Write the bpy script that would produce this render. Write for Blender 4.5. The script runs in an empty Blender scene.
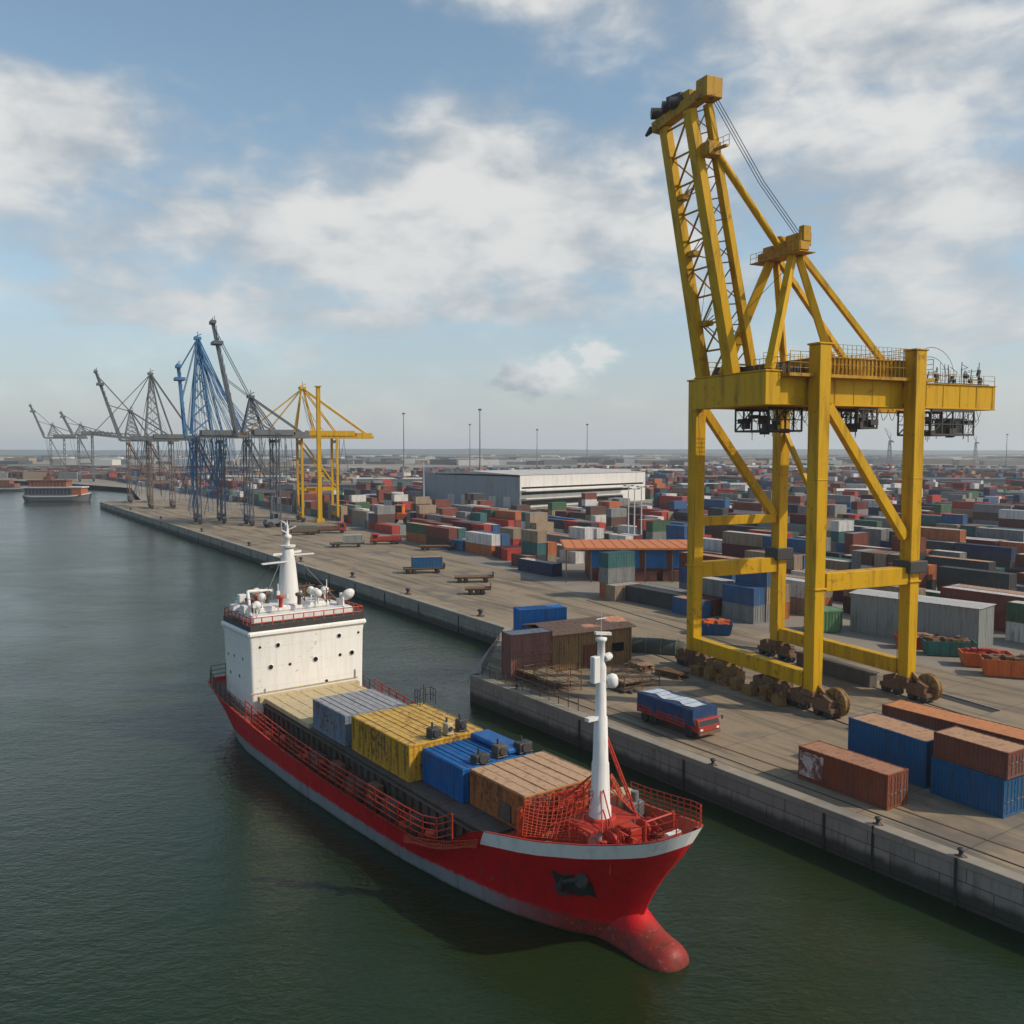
import bpy, bmesh, math, random
from mathutils import Vector, Matrix
R = math.radians
random.seed(11)
scn = bpy.context.scene
COL = scn.collection

# ------------------------------------------------------------------ camera
CAM_H = 25.4
cd = bpy.data.cameras.new('camera')
cam = bpy.data.objects.new('camera', cd); COL.objects.link(cam)
cd.sensor_width = 36.0; cd.lens = 36.0*900/1024
cd.clip_start = 0.5; cd.clip_end = 60000
PITCH = math.atan(62/900)
cam.location = (0, 0, CAM_H); cam.rotation_euler = (R(90)-PITCH, 0, 0)
scn.camera = cam

# ------------------------------------------------------------------ sun, sky, exposure
SUN_EL, SUN_AZ = R(38), R(104)          # azimuth clockwise from +Y (north): light from the right
sl = bpy.data.lights.new('sun', 'SUN'); sl.energy = 4.7; sl.angle = R(.55); sl.color = (1.0, .87, .70)
so = bpy.data.objects.new('sun', sl); COL.objects.link(so)
sdir = Vector((math.sin(SUN_AZ)*math.cos(SUN_EL), math.cos(SUN_AZ)*math.cos(SUN_EL), math.sin(SUN_EL)))
so.rotation_euler = sdir.to_track_quat('Z', 'Y').to_euler(); so.location = (60, -20, 120)
scn.view_settings.view_transform = 'Standard'; scn.view_settings.look = 'None'
scn.view_settings.exposure = -0.42; scn.view_settings.gamma = 1.0
scn.view_settings.use_curve_mapping = False
scn.cycles.volume_bounces = 3; scn.cycles.max_bounces = 8

def N(nt, t, **kw):
    n = nt.nodes.new(t)
    for k, v in kw.items():
        if k == 'ins':
            for i, val in v.items():
                if hasattr(val, 'is_output'): nt.links.new(val, n.inputs[i])
                else: n.inputs[i].default_value = val
        else: setattr(n, k, v)
    return n
def M_(nt, op, a, b=0.0, c=0.0, clamp=False):
    n = N(nt, 'ShaderNodeMath', operation=op, use_clamp=clamp)
    for i, x in enumerate((a, b, c)):
        if hasattr(x, 'is_output'): nt.links.new(x, n.inputs[i])
        else: n.inputs[i].default_value = x
    return n.outputs[0]
def mixc(nt, f, a, b, mode='MIX'):
    n = N(nt, 'ShaderNodeMix', data_type='RGBA', blend_type=mode)
    for i, x in ((0, f), (6, a), (7, b)):
        if hasattr(x, 'is_output'): nt.links.new(x, n.inputs[i])
        elif i == 0: n.inputs[i].default_value = x
        else: n.inputs[i].default_value = (*x[:3], 1)
    return n.outputs[2]
def smooth(nt, x, lo, hi):
    n = N(nt, 'ShaderNodeMapRange', interpolation_type='SMOOTHSTEP')
    nt.links.new(x, n.inputs[0])
    n.inputs[1].default_value = lo; n.inputs[2].default_value = hi
    return n.outputs[0]

w = bpy.data.worlds.new('World'); scn.world = w; w.use_nodes = True
nt = w.node_tree; nt.nodes.clear()
sky = N(nt, 'ShaderNodeTexSky', sky_type='NISHITA'); sky.sun_disc = False
sky.sun_elevation = SUN_EL; sky.sun_rotation = SUN_AZ; sky.air_density = 1.0; sky.dust_density = 1.2; sky.ozone_density = 1.6
tc = N(nt, 'ShaderNodeTexCoord')
sp = N(nt, 'ShaderNodeSeparateXYZ'); nt.links.new(tc.outputs['Generated'], sp.inputs[0])
X, Y, Z = sp.outputs
az = M_(nt, 'ARCTAN2', X, Y); el = M_(nt, 'ARCSINE', Z)
zz = M_(nt, 'ADD', M_(nt, 'MAXIMUM', Z, 0.0), 0.13)
cv = N(nt, 'ShaderNodeCombineXYZ'); nt.links.new(M_(nt, 'DIVIDE', X, zz), cv.inputs[0]); nt.links.new(M_(nt, 'DIVIDE', Y, zz), cv.inputs[1])
n1 = N(nt, 'ShaderNodeTexNoise', ins={'Vector': cv.outputs[0], 'Scale': 1.35, 'Detail': 7.0, 'Roughness': .52, 'Distortion': .35})
# an angular noise gives the billows some height
av = N(nt, 'ShaderNodeCombineXYZ'); nt.links.new(az, av.inputs[0]); nt.links.new(M_(nt, 'MULTIPLY', el, 1.8), av.inputs[1])
n2 = N(nt, 'ShaderNodeTexNoise', ins={'Vector': av.outputs[0], 'Scale': 8.0, 'Detail': 6.0, 'Roughness': .5, 'Distortion': .2})
n3 = N(nt, 'ShaderNodeTexNoise', ins={'Vector': av.outputs[0], 'Scale': 19.0, 'Detail': 7.0, 'Roughness': .55, 'Distortion': .4})
BLOBS = [  # azimuth, elevation, half widths (degrees), weight
    (-4, 18, 5, 3.2, .26), (-9, 14.5, 9, 1.6, .14), (2, 15.8, 9, 1.8, .16), (-3, 11.8, 8, 1.1, .12), (-13, 11, 12, 3, .16), (5, 11.5, 12, 3.2, .18), (-28.5, 17, 6.5, 3, .34), (-21, 8, 7, 1.6, .15), (-8, 8.5, 14, 1.3, .13), (4, 14, 10, 1.5, .16), (-18, 13.5, 9, 1.2, .14),
    (20, 24, 9, 5, .30), (3, 26, 8, 2.6, .20), (27, 11, 6, 5.5, .27), (-3, 27, 5, 2, .10), (16, 17.5, 10, 2.5, .22), (-25, 29, 5, 2.5, .16),
    (-14, 23.5, 10, 3, -.34), (12, 14.5, 3.5, 2, -.08), (-25, 23, 6, 2, -.22), (-24, 13.5, 5, 1.2, -.10), (8, 20, 5, 2, -.12), (27, 16, 5, 1.3, -.14), (-12, 28, 5, 2, -.10)]
acc = None
for a0, e0, sa, se, wt in BLOBS:
    u = M_(nt, 'MULTIPLY', M_(nt, 'SUBTRACT', az, R(a0)), 1/R(sa)); v = M_(nt, 'MULTIPLY', M_(nt, 'SUBTRACT', el, R(e0)), 1/R(se))
    d2 = M_(nt, 'ADD', M_(nt, 'MULTIPLY', u, u), M_(nt, 'MULTIPLY', v, v))
    g = M_(nt, 'MULTIPLY', M_(nt, 'EXPONENT', M_(nt, 'MULTIPLY', d2, -1.0)), wt)
    acc = g if acc is None else M_(nt, 'ADD', acc, g)
dn = M_(nt, 'ADD', M_(nt, 'MULTIPLY', n1.outputs[0], .72), M_(nt, 'MULTIPLY', n2.outputs[0], .36))
dn = M_(nt, 'ADD', dn, M_(nt, 'MULTIPLY', n3.outputs[0], .10))
dn = M_(nt, 'ADD', dn, acc)
dn = M_(nt, 'SUBTRACT', dn, M_(nt, 'MULTIPLY', smooth(nt, el, R(31), R(44)), .42))      # cloud thinned in the unseen sky overhead to lower the ambient light
cover = smooth(nt, M_(nt, 'ADD', dn, M_(nt, 'MULTIPLY', M_(nt, 'SUBTRACT', n3.outputs[0], .5), .20)), .49, .86)
# low haze bank: the cloud deck closes in towards the horizon
low = M_(nt, 'EXPONENT', M_(nt, 'MULTIPLY', M_(nt, 'MAXIMUM', el, 0.0), -1/R(8.0)))
cover = M_(nt, 'MAXIMUM', M_(nt, 'MULTIPLY', cover, .93), M_(nt, 'MULTIPLY', low, .9))
# the small cumulus standing above the warehouse
u = M_(nt, 'MULTIPLY', M_(nt, 'SUBTRACT', az, R(2.3)), 1/R(3.4)); v = M_(nt, 'MULTIPLY', M_(nt, 'SUBTRACT', el, R(4.5)), 1/R(1.5))
dd = M_(nt, 'SQRT', M_(nt, 'ADD', M_(nt, 'MULTIPLY', u, u), M_(nt, 'MULTIPLY', v, v)))
for a0, e0, sa, se in ((.3, 4.5, 2.0, 1.2), (4.9, 5.9, 1.7, 1.7), (3.4, 5.0, 1.6, 1.3)):
    u2 = M_(nt, 'MULTIPLY', M_(nt, 'SUBTRACT', az, R(a0)), 1/R(sa)); v2 = M_(nt, 'MULTIPLY', M_(nt, 'SUBTRACT', el, R(e0)), 1/R(se))
    dd = M_(nt, 'MINIMUM', dd, M_(nt, 'SQRT', M_(nt, 'ADD', M_(nt, 'MULTIPLY', u2, u2), M_(nt, 'MULTIPLY', v2, v2))))
n4 = N(nt, 'ShaderNodeTexNoise', ins={'Vector': av.outputs[0], 'Scale': 34.0, 'Detail': 6.0, 'Roughness': .55, 'Distortion': .3})
dd = M_(nt, 'ADD', dd, M_(nt, 'MULTIPLY', M_(nt, 'SUBTRACT', n4.outputs[0], .5), 1.5))
dd = M_(nt, 'ADD', dd, M_(nt, 'MULTIPLY', M_(nt, 'SUBTRACT', n3.outputs[0], .5), 1.6))
cum = M_(nt, 'MULTIPLY', smooth(nt, M_(nt, 'SUBTRACT', 1.12, dd), -.02, .72), .88)
lit = smooth(nt, M_(nt, 'ADD', M_(nt, 'ADD', n2.outputs[0], M_(nt, 'MULTIPLY', acc, .75)), M_(nt, 'MULTIPLY', M_(nt, 'ADD', n3.outputs[0], n1.outputs[0]), .30)), .74, 1.14)
ccol = mixc(nt, lit, (.45, .51, .57), (.97, .96, .93))
ccol = mixc(nt, low, ccol, (.62, .66, .69))
cumc = mixc(nt, smooth(nt, M_(nt, 'ADD', M_(nt, 'ADD', v, u), M_(nt, 'MULTIPLY', n4.outputs[0], 2.6)), -.1, 1.7), (.44, .50, .56), (.92, .915, .90))
ccol = mixc(nt, cum, ccol, cumc)
cover = M_(nt, 'MAXIMUM', cover, cum)
hsv = N(nt, 'ShaderNodeHueSaturation', ins={'Hue': .485, 'Saturation': .95, 'Value': 1.3, 'Color': sky.outputs[0]})
b1 = N(nt, 'ShaderNodeBackground', ins={'Color': hsv.outputs[0], 'Strength': .15})
b2 = N(nt, 'ShaderNodeBackground', ins={'Color': ccol, 'Strength': 1.13})
ms = N(nt, 'ShaderNodeMixShader'); nt.links.new(cover, ms.inputs[0]); nt.links.new(b1.outputs[0], ms.inputs[1]); nt.links.new(b2.outputs[0], ms.inputs[2])
wo = N(nt, 'ShaderNodeOutputWorld'); nt.links.new(ms.outputs[0], wo.inputs[0])

# ------------------------------------------------------------------ survey helper: where a sight line meets a level plane
_c, _s = math.cos(PITCH), math.sin(PITCH)
def at(x, y, z=0.0):
    xc = (x-512)/900; yc = (y-512)/900
    r = Vector((xc, _c-yc*_s, -(_s+yc*_c)))
    return Vector((0, 0, CAM_H)) + r*((z-CAM_H)/r.z)
def view(p):
    d = p[1]*_c-(p[2]-CAM_H)*_s
    return 512+900*p[0]/d, 512-900*((p[2]-CAM_H)*_c+p[1]*_s)/d, d

# ------------------------------------------------------------------ mesh builder
class MB:
    def __init__(s): s.v = []; s.f = []; s.m = []; s.sm = []
    def add(s, vs, fs, mi=0, sm=False):
        o = len(s.v); s.v += [tuple(v) for v in vs]
        for f in fs: s.f.append([i+o for i in f]); s.m.append(mi); s.sm.append(sm)
        return s
    def box(s, cx, cy, cz, sx, sy, sz, rz=0.0, mi=0):
        c, n = math.cos(rz), math.sin(rz); vs = []
        for dz in (-.5, .5):
            for dx, dy in ((-.5, -.5), (.5, -.5), (.5, .5), (-.5, .5)):
                x, y = dx*sx, dy*sy; vs.append((cx+x*c-y*n, cy+x*n+y*c, cz+dz*sz))
        return s.add(vs, [(3, 2, 1, 0), (4, 5, 6, 7), (0, 1, 5, 4), (1, 2, 6, 5), (2, 3, 7, 6), (3, 0, 4, 7)], mi)
    def bb(s, x0, x1, y0, y1, z0, z1, mi=0):
        return s.box((x0+x1)/2, (y0+y1)/2, (z0+z1)/2, abs(x1-x0), abs(y1-y0), abs(z1-z0), 0, mi)
    def _fr(s, p, q):
        p, q = Vector(p), Vector(q); d = (q-p).normalized()
        up = Vector((0, 0, 1)) if abs(d.z) < .97 else Vector((0, 1, 0))
        a = d.cross(up).normalized(); b = a.cross(d).normalized()
        return p, q, a, b
    def beam(s, p, q, w, h=None, w2=None, h2=None, mi=0):
        h = h or w; w2 = w2 or w; h2 = h2 or h
        p, q, a, b = s._fr(p, q); vs = []
        for c, ww, hh in ((p, w, h), (q, w2, h2)):
            for i, j in ((-.5, -.5), (.5, -.5), (.5, .5), (-.5, .5)): vs.append(c+a*i*ww+b*j*hh)
        return s.add(vs, [(0, 1, 2, 3), (7, 6, 5, 4), (4, 5, 1, 0), (5, 6, 2, 1), (6, 7, 3, 2), (7, 4, 0, 3)], mi)
    def tube(s, p, q, r, r2=None, n=8, mi=0, cap=True):
        r2 = r if r2 is None else r2
        p, q, a, b = s._fr(p, q); vs = []
        for c, rr in ((p, r), (q, r2)):
            for i in range(n):
                t = 2*math.pi*i/n; vs.append(c+a*math.cos(t)*rr+b*math.sin(t)*rr)
        fs = [(i+n, (i+1) % n+n, (i+1) % n, i) for i in range(n)]
        s.add(vs, fs, mi, n > 5)
        if cap: s.add(vs, [tuple(range(n)), tuple(range(2*n-1, n-1, -1))], mi)
        return s
    def path(s, pts, r, n=5, mi=0):
        for p, q in zip(pts[:-1], pts[1:]):
            if (Vector(p)-Vector(q)).length > 1e-4: s.tube(p, q, r, None, n, mi, cap=False)
        return s
    def lathe(s, prof, c=(0, 0, 0), ax=None, n=16, mi=0):
        mx = (ax.to_3x3() if ax else Matrix.Identity(3)); c = Vector(c); vs = []
        for r, z in prof:
            for i in range(n):
                t = 2*math.pi*i/n; vs.append(c+mx @ Vector((r*math.cos(t), r*math.sin(t), z)))
        fs = []
        for k in range(len(prof)-1):
            for i in range(n): j = (i+1) % n; fs.append((k*n+i, k*n+j, (k+1)*n+j, (k+1)*n+i))
        s.add(vs, fs, mi, True)
        return s.add([vs[i] for i in range(n)]+[vs[(len(prof)-1)*n+i] for i in range(n)], [tuple(range(n-1, -1, -1)), tuple(range(n, 2*n))], mi)
    def ball(s, c, rx, ry=None, rz=None, n=12, mi=0):
        ry = ry or rx; rz = rz or rx; vs = []; k = n//2
        for j in range(k+1):
            ph = -math.pi/2+math.pi*j/k
            for i in range(n):
                t = 2*math.pi*i/n; vs.append((c[0]+rx*math.cos(ph)*math.cos(t), c[1]+ry*math.cos(ph)*math.sin(t), c[2]+rz*math.sin(ph)))
        return s.add(vs, [(j*n+i, j*n+(i+1) % n, (j+1)*n+(i+1) % n, (j+1)*n+i) for j in range(k) for i in range(n)], mi, True)
    def prism(s, poly, z0, z1, mi=0, top=None):
        n = len(poly); vs = [(x, y, z0) for x, y in poly]+[(x, y, z1) for x, y in poly]
        s.add(vs, [(i, (i+1) % n, (i+1) % n+n, i+n) for i in range(n)], mi)
        return s.add(vs, [tuple(range(n-1, -1, -1)), tuple(range(n, 2*n))], mi if top is None else top)
    def grid(s, rows, mi=0, sm=True, close=False):
        n = len(rows[0]); vs = [p for r in rows for p in r]; fs = []
        for j in range(len(rows)-1):
            for i in range(n if close else n-1):
                k = (i+1) % n; fs.append((j*n+i, j*n+k, (j+1)*n+k, (j+1)*n+i))
        return s.add(vs, fs, mi, sm)
    def mesh(s, name, mats):
        me = bpy.data.meshes.new(name); me.from_pydata(s.v, [], s.f)
        for m in (mats if isinstance(mats, (list, tuple)) else [mats]): me.materials.append(m)
        me.polygons.foreach_set('material_index', s.m); me.polygons.foreach_set('use_smooth', s.sm)
        me.update(); return me
    def build(s, name, mats, parent=None, loc=None, rz=0.0, bevel=0.0):
        o = bpy.data.objects.new(name, s.mesh(name, mats)); COL.objects.link(o)
        if parent: o.parent = parent
        if loc is not None: o.location = loc
        o.rotation_euler = (0, 0, rz)
        if bevel:
            b = o.modifiers.new('bevel', 'BEVEL'); b.width = bevel; b.segments = 1; b.limit_method = 'ANGLE'; b.angle_limit = R(50)
        return o

def tag(o, label=None, cat=None, group=None, kind=None):
    if label: o['label'] = label
    if cat: o['category'] = cat
    if group: o['group'] = group
    if kind: o['kind'] = kind
    return o
def thing(name, label, cat, loc=(0, 0, 0), rz=0.0, group=None, scale=1.0):
    o = bpy.data.objects.new(name, None); COL.objects.link(o); o.empty_display_size = .5
    o.location = loc; o.rotation_euler = (0, 0, rz); o.scale = (scale,)*3
    return tag(o, label, cat, group)
def dup(root, loc, rz, label=None):
    r = root.copy(); COL.objects.link(r); r.location = loc; r.rotation_euler = (0, 0, rz)
    if label: r['label'] = label
    for ch in list(root.children):
        c = ch.copy(); COL.objects.link(c); c.parent = r
        for g in list(ch.children):
            d = g.copy(); COL.objects.link(d); d.parent = c
    return r
def struct(o): return tag(o, kind='structure')

# ------------------------------------------------------------------ materials
def base_mat(name):
    m = bpy.data.materials.new(name); m.use_nodes = True
    nt = m.node_tree; b = nt.nodes['Principled BSDF']
    return m, nt, b
def objco(nt): return N(nt, 'ShaderNodeTexCoord').outputs['Object']
def noise_(nt, vec, scale, detail=4.0, rough=.55, dist=0.0, stretch=None):
    if stretch:
        mp = N(nt, 'ShaderNodeMapping', ins={'Scale': stretch}); nt.links.new(vec, mp.inputs[0]); vec = mp.outputs[0]
    return N(nt, 'ShaderNodeTexNoise', ins={'Vector': vec, 'Scale': scale, 'Detail': detail, 'Roughness': rough, 'Distortion': dist}).outputs[0]
def bump(nt, b, h, strength=.3, dist=.05):
    n = N(nt, 'ShaderNodeBump', ins={'Strength': strength, 'Distance': dist}); nt.links.new(h, n.inputs['Height']); nt.links.new(n.outputs[0], b.inputs['Normal'])
def paint(name, col, rough=.55, *args, plates=None, **kw):
    m = paint_(name, col, rough, *args, **kw)
    if plates:
        nt = m.node_tree; b = nt.nodes['Principled BSDF']; sx = N(nt, 'ShaderNodeSeparateXYZ'); nt.links.new(objco(nt), sx.inputs[0]); cb = N(nt, 'ShaderNodeCombineXYZ'); nt.links.new(M_(nt, 'ADD', sx.outputs[0], sx.outputs[1]), cb.inputs[0]); nt.links.new(sx.outputs[2], cb.inputs[1])
        br = N(nt, 'ShaderNodeTexBrick', offset=.5, ins={'Vector': cb.outputs[0], 'Scale': 1.0, 'Mortar Size': .025, 'Mortar Smooth': .5, 'Brick Width': plates[0], 'Row Height': plates[1]})
        old = b.inputs['Base Color'].links[0].from_socket; nt.links.new(mixc(nt, M_(nt, 'MULTIPLY', br.outputs['Fac'], .28), old, tuple(x*.45 for x in col)), b.inputs['Base Color'])
        bump(nt, b, M_(nt, 'ADD', M_(nt, 'MULTIPLY', br.outputs['Fac'], -.5), noise_(nt, objco(nt), .7, 3)), .35, .05)
    return m
def paint_(name, col, rough=.55, rust=.25, grime=.35, sc=1.0, metal=0.0, rcol=(.13, .05, .025), gcol=(.055, .045, .035), fade=.25):
    """weathered paint: fading, run-down grime streaks, rust patches"""
    m, nt, b = base_mat(name); co = objco(nt)
    f = noise_(nt, co, .55*sc, 5, .6)
    c = mixc(nt, M_(nt, 'MULTIPLY', smooth(nt, f, .35, .75), fade), col, tuple(x*.75+.12 for x in col))
    st = noise_(nt, co, 1.0*sc, 5, .6, .2, (2.2, 2.2, .22))
    c = mixc(nt, M_(nt, 'MULTIPLY', smooth(nt, st, .46, .74), grime), c, gcol)
    st2 = noise_(nt, co, 3.2*sc, 4, .65, .3, (2.5, 2.5, .15)); c = mixc(nt, M_(nt, 'MULTIPLY', smooth(nt, st2, .56, .72), grime*.55), c, tuple(x*.6 for x in gcol))
    r1 = noise_(nt, co, 2.6*sc, 8, .68, .3)
    r2 = noise_(nt, co, .35*sc, 3, .5)
    rr = smooth(nt, M_(nt, 'ADD', r1, M_(nt, 'MULTIPLY', r2, .45)), .90-.28*rust, .99-.22*rust)
    c = mixc(nt, M_(nt, 'MULTIPLY', rr, min(1, .35+rust)), c, rcol)
    nt.links.new(c, b.inputs['Base Color'])
    b.inputs['Roughness'].default_value = rough; b.inputs['Metallic'].default_value = metal; b.inputs['Specular IOR Level'].default_value = .2
    bump(nt, b, r1, .25, .02)
    return m
def flat(name, col, rough=.7, var=.3, sc=2.0, metal=0.0):
    m, nt, b = base_mat(name); co = objco(nt)
    f = noise_(nt, co, sc, 5, .6)
    c = mixc(nt, f, tuple(x*(1-var) for x in col), tuple(min(1, x*(1+var)) for x in col))
    nt.links.new(c, b.inputs['Base Color']); b.inputs['Roughness'].default_value = rough; b.inputs['Metallic'].default_value = metal
    return m

QA = R(124.0)                                   # direction of the quay, anticlockwise from +X
QU = Vector((math.cos(QA), math.sin(QA), 0)); QV = Vector((QU.y, -QU.x, 0))
Q0 = at(470, 675); Q0.z = 0
def Q(s, t, z=0.0): return Q0+QU*s+QV*t+Vector((0, 0, z))

def concrete_mat():
    m, nt, b = base_mat('quay_concrete')
    co = N(nt, 'ShaderNodeTexCoord').outputs['Object']
    mp = N(nt, 'ShaderNodeMapping', ins={'Rotation': (0, 0, -QA)}); nt.links.new(co, mp.inputs[0]); q = mp.outputs[0]
    f1 = noise_(nt, q, .05, 6, .6); f2 = noise_(nt, q, .9, 6, .65); f3 = noise_(nt, q, .35, 5, .6, .6, (.10, 1.2, 1))
    c = mixc(nt, f1, (.185, .14, .088), (.37, .285, .18))
    c = mixc(nt, M_(nt, 'MULTIPLY', smooth(nt, f2, .35, .8), .45), c, (.16, .132, .098))
    c = mixc(nt, M_(nt, 'MULTIPLY', smooth(nt, f3, .46, .64), .8), c, (.105, .085, .062))        # tyre tracks along the quay
    f4 = noise_(nt, q, .11, 4, .55, .8)
    c = mixc(nt, M_(nt, 'MULTIPLY', smooth(nt, f4, .55, .70), .72), c, (.10, .09, .08))           # oil and damp
    br = N(nt, 'ShaderNodeTexBrick', offset=.0, ins={'Vector': q, 'Scale': 1.0, 'Mortar Size': .07, 'Mortar Smooth': .3, 'Brick Width': 7.5, 'Row Height': 5.0,
           'Color1': (1, 1, 1, 1), 'Color2': (.84, .84, .84, 1), 'Mortar': (.42, .42, .42, 1)})
    c = mixc(nt, .75, c, br.outputs['Color'], 'MULTIPLY')
    nt.links.new(c, b.inputs['Base Color']); b.inputs['Roughness'].default_value = .86
    bump(nt, b, f2, .35, .03)
    return m
def ground_mat():
    m, nt, b = base_mat('yard_ground')
    co = N(nt, 'ShaderNodeTexCoord').outputs['Object']
    f1 = noise_(nt, co, .006, 7, .65); f2 = noise_(nt, co, .10, 6, .65)
    c = mixc(nt, smooth(nt, f1, .35, .65), (.17, .15, .125), (.28, .24, .19))
    c = mixc(nt, M_(nt, 'MULTIPLY', smooth(nt, f2, .45, .75), .45), c, (.09, .08, .068))
    f3 = noise_(nt, co, .0022, 5, .6)
    c = mixc(nt, smooth(nt, f3, .5, .6), c, (.07, .085, .06))
    nt.links.new(c, b.inputs['Base Color']); b.inputs['Roughness'].default_value = .9
    return m
def wall_mat():
    m, nt, b = base_mat('quay_wall_concrete')
    co = N(nt, 'ShaderNodeTexCoord').outputs['Object']
    sx = N(nt, 'ShaderNodeSeparateXYZ'); nt.links.new(co, sx.inputs[0])
    f = noise_(nt, co, .5, 6, .65); st = noise_(nt, co, 1.2, 5, .6, .2, (1.6, 1.6, .16))
    c = mixc(nt, f, (.22, .20, .17), (.34, .315, .26))
    c = mixc(nt, M_(nt, 'MULTIPLY', smooth(nt, st, .48, .75), .5), c, (.09, .08, .065))
    # tide mark: weed and damp up to about a metre above the water
    tide = smooth(nt, M_(nt, 'ADD', sx.outputs[2], M_(nt, 'MULTIPLY', M_(nt, 'SUBTRACT', f, .5), 1.1)), -1.55, -2.25)
    c = mixc(nt, M_(nt, 'MULTIPLY', tide, .9), c, (.028, .032, .022))
    av = N(nt, 'ShaderNodeCombineXYZ'); nt.links.new(sx.outputs[0], av.inputs[0]); nt.links.new(sx.outputs[2], av.inputs[1])
    br = N(nt, 'ShaderNodeTexBrick', offset=.5, ins={'Vector': av.outputs[0], 'Scale': 1.0, 'Mortar Size': .045, 'Mortar Smooth': .2, 'Brick Width': 3.4, 'Row Height': 1.35,
           'Color1': (1, 1, 1, 1), 'Color2': (.78, .78, .78, 1), 'Mortar': (.35, .35, .35, 1)})
    c = mixc(nt, .85, c, br.outputs['Color'], 'MULTIPLY')
    nt.links.new(c, b.inputs['Base Color']); b.inputs['Roughness'].default_value = .85
    bump(nt, b, M_(nt, 'ADD', M_(nt, 'MULTIPLY', br.outputs['Fac'], -1.0), f), .5, .05)
    return m
def water_mat():
    m, nt, b = base_mat('harbour_water')
    co = N(nt, 'ShaderNodeTexCoord').outputs['Object']
    a1 = noise_(nt, co, 1.9, 4, .55, .5, (1.0, 1.7, 1)); a2 = noise_(nt, co, .5, 3, .5, .4, (1, 1.8, 1)); a3 = noise_(nt, co, 5.5, 2, .5, .3, (1, 1.5, 1))
    big = noise_(nt, co, .014, 4, .55, .8)
    h = M_(nt, 'ADD', M_(nt, 'ADD', M_(nt, 'MULTIPLY', a1, .30), M_(nt, 'MULTIPLY', a2, .45)), M_(nt, 'MULTIPLY', a3, .07))
    gust = smooth(nt, M_(nt, 'ADD', M_(nt, 'MULTIPLY', big, .65), M_(nt, 'MULTIPLY', noise_(nt, co, .055, 5, .6, 1.0, (1, 2.2, 1)), .35)), .36, .64)
    bp = N(nt, 'ShaderNodeBump', ins={'Distance': .55}); nt.links.new(h, bp.inputs['Height'])
    nt.links.new(M_(nt, 'MULTIPLY_ADD', gust, .32, .20), bp.inputs['Strength']); nt.links.new(bp.outputs[0], b.inputs['Normal'])
    c = mixc(nt, big, (.007, .022, .010), (.019, .030, .007))
    nt.links.new(c, b.inputs['Base Color']); b.inputs['IOR'].default_value = 1.33
    nt.links.new(M_(nt, 'MULTIPLY_ADD', gust, .10, .09), b.inputs['Roughness'])
    return m
MC = concrete_mat(); MG = ground_mat(); MW = wall_mat()
M_YEL = paint('crane_yellow', (.56, .315, .003), .55, .26, .62, .55, fade=.0, gcol=(.15, .085, .01))
M_YELD = paint('crane_yellow_worn', (.44, .235, .006), .6, .5, .45, .9, gcol=(.06, .04, .02))
M_DRUM = paint('drum_ochre', (.26, .15, .045), .7, .6, .5, 1.6)
M_RUST = paint('rusted_steel', (.17, .095, .05), .8, .6, .5, 1.5)
M_DARK = flat('dark_steel', (.035, .034, .033), .6, .4, 3)
M_GREYST = paint('grey_steel', (.16, .165, .165), .6, .35, .4, 1.0)
M_CABLE = flat('steel_cable', (.06, .06, .065), .5, .2)
M_WHITE = paint('ship_white', (.78, .76, .71), .45, .12, .25, .8, gcol=(.48, .42, .33), fade=.05, plates=(3.1, 1.9))
M_WHITEW = paint('worn_white', (.70, .69, .66), .5, .10, .35, 2.0, gcol=(.30, .27, .24))
M_RED = paint('red_paint', (.42, .035, .018), .5, .25, .3, 1.2, fade=.15)
M_REDORANGE = paint('red_lead_paint', (.50, .075, .03), .6, .35, .3, 2.2)
M_DECK = paint('deck_paint', (.17, .075, .055), .7, .5, .5, 1.2)
M_HOLD = paint('hold_steel', (.10, .085, .07), .7, .55, .5, 1.0)
M_BEIGE = paint('hatch_beige', (.50, .40, .23), .7, .25, .45, 1.0, gcol=(.18, .13, .07))
M_GLASS = flat('dark_glass', (.012, .014, .016), .12, .1)
M_RUBBER = flat('rubber', (.02, .02, .02), .8, .2)
M_TIMBER = flat('old_timber', (.24, .17, .10), .8, .4, 3)

# ------------------------------------------------------------------ ground, quay, water
far = 7000
quay_edge = [Q(-150, 1.4+3.0), Q(-60.2, 1.4), Q(0, 0)]
F0 = at(505, 628); F1 = at(100, 502)
shore = [F0, F1, Q(399, 47), at(131, 488), at(60, 483), at(0, 480), at(-160, 478), at(-900, 476)]
poly = [(p.x, p.y) for p in quay_edge+shore]+[(-far, 1400), (-far, far), (far, far), (far, -300), (140, -300)]
g = MB(); n = len(poly)
g.add([(x, y, 0) for x, y in poly], [tuple(range(n-1, -1, -1))])
bm_ = g.mesh('ground', MG)
go = bpy.data.objects.new('ground', bm_); COL.objects.link(go); struct(go)
if go.data.polygons[0].normal.z < 0: go.data.flip_normals()
# concrete apron, one sheet just above the ground, from the water's edge to the front of the yard
ap = [Q(-150, 4.4), Q(-60.2, 1.4), Q(0, 0), F0, F1, Q(399, 47), Q(399, 75), Q(213, 72), Q(109, 58), Q(44, 47), Q(-40, 47), Q(-150, 52)]
g = MB(); g.add([(p.x, p.y, .004) for p in ap], [tuple(range(len(ap)))])
ao = g.build('quay_apron', MC); struct(ao)
if ao.data.polygons[0].normal.z < 0: ao.data.flip_normals()
g = MB(); g.add([(-8000, -340, -3), (8000, -340, -3), (8000, 8000, -3), (-8000, 8000, -3)], [(0, 1, 2, 3)])
struct(g.build('water', water_mat()))

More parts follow.
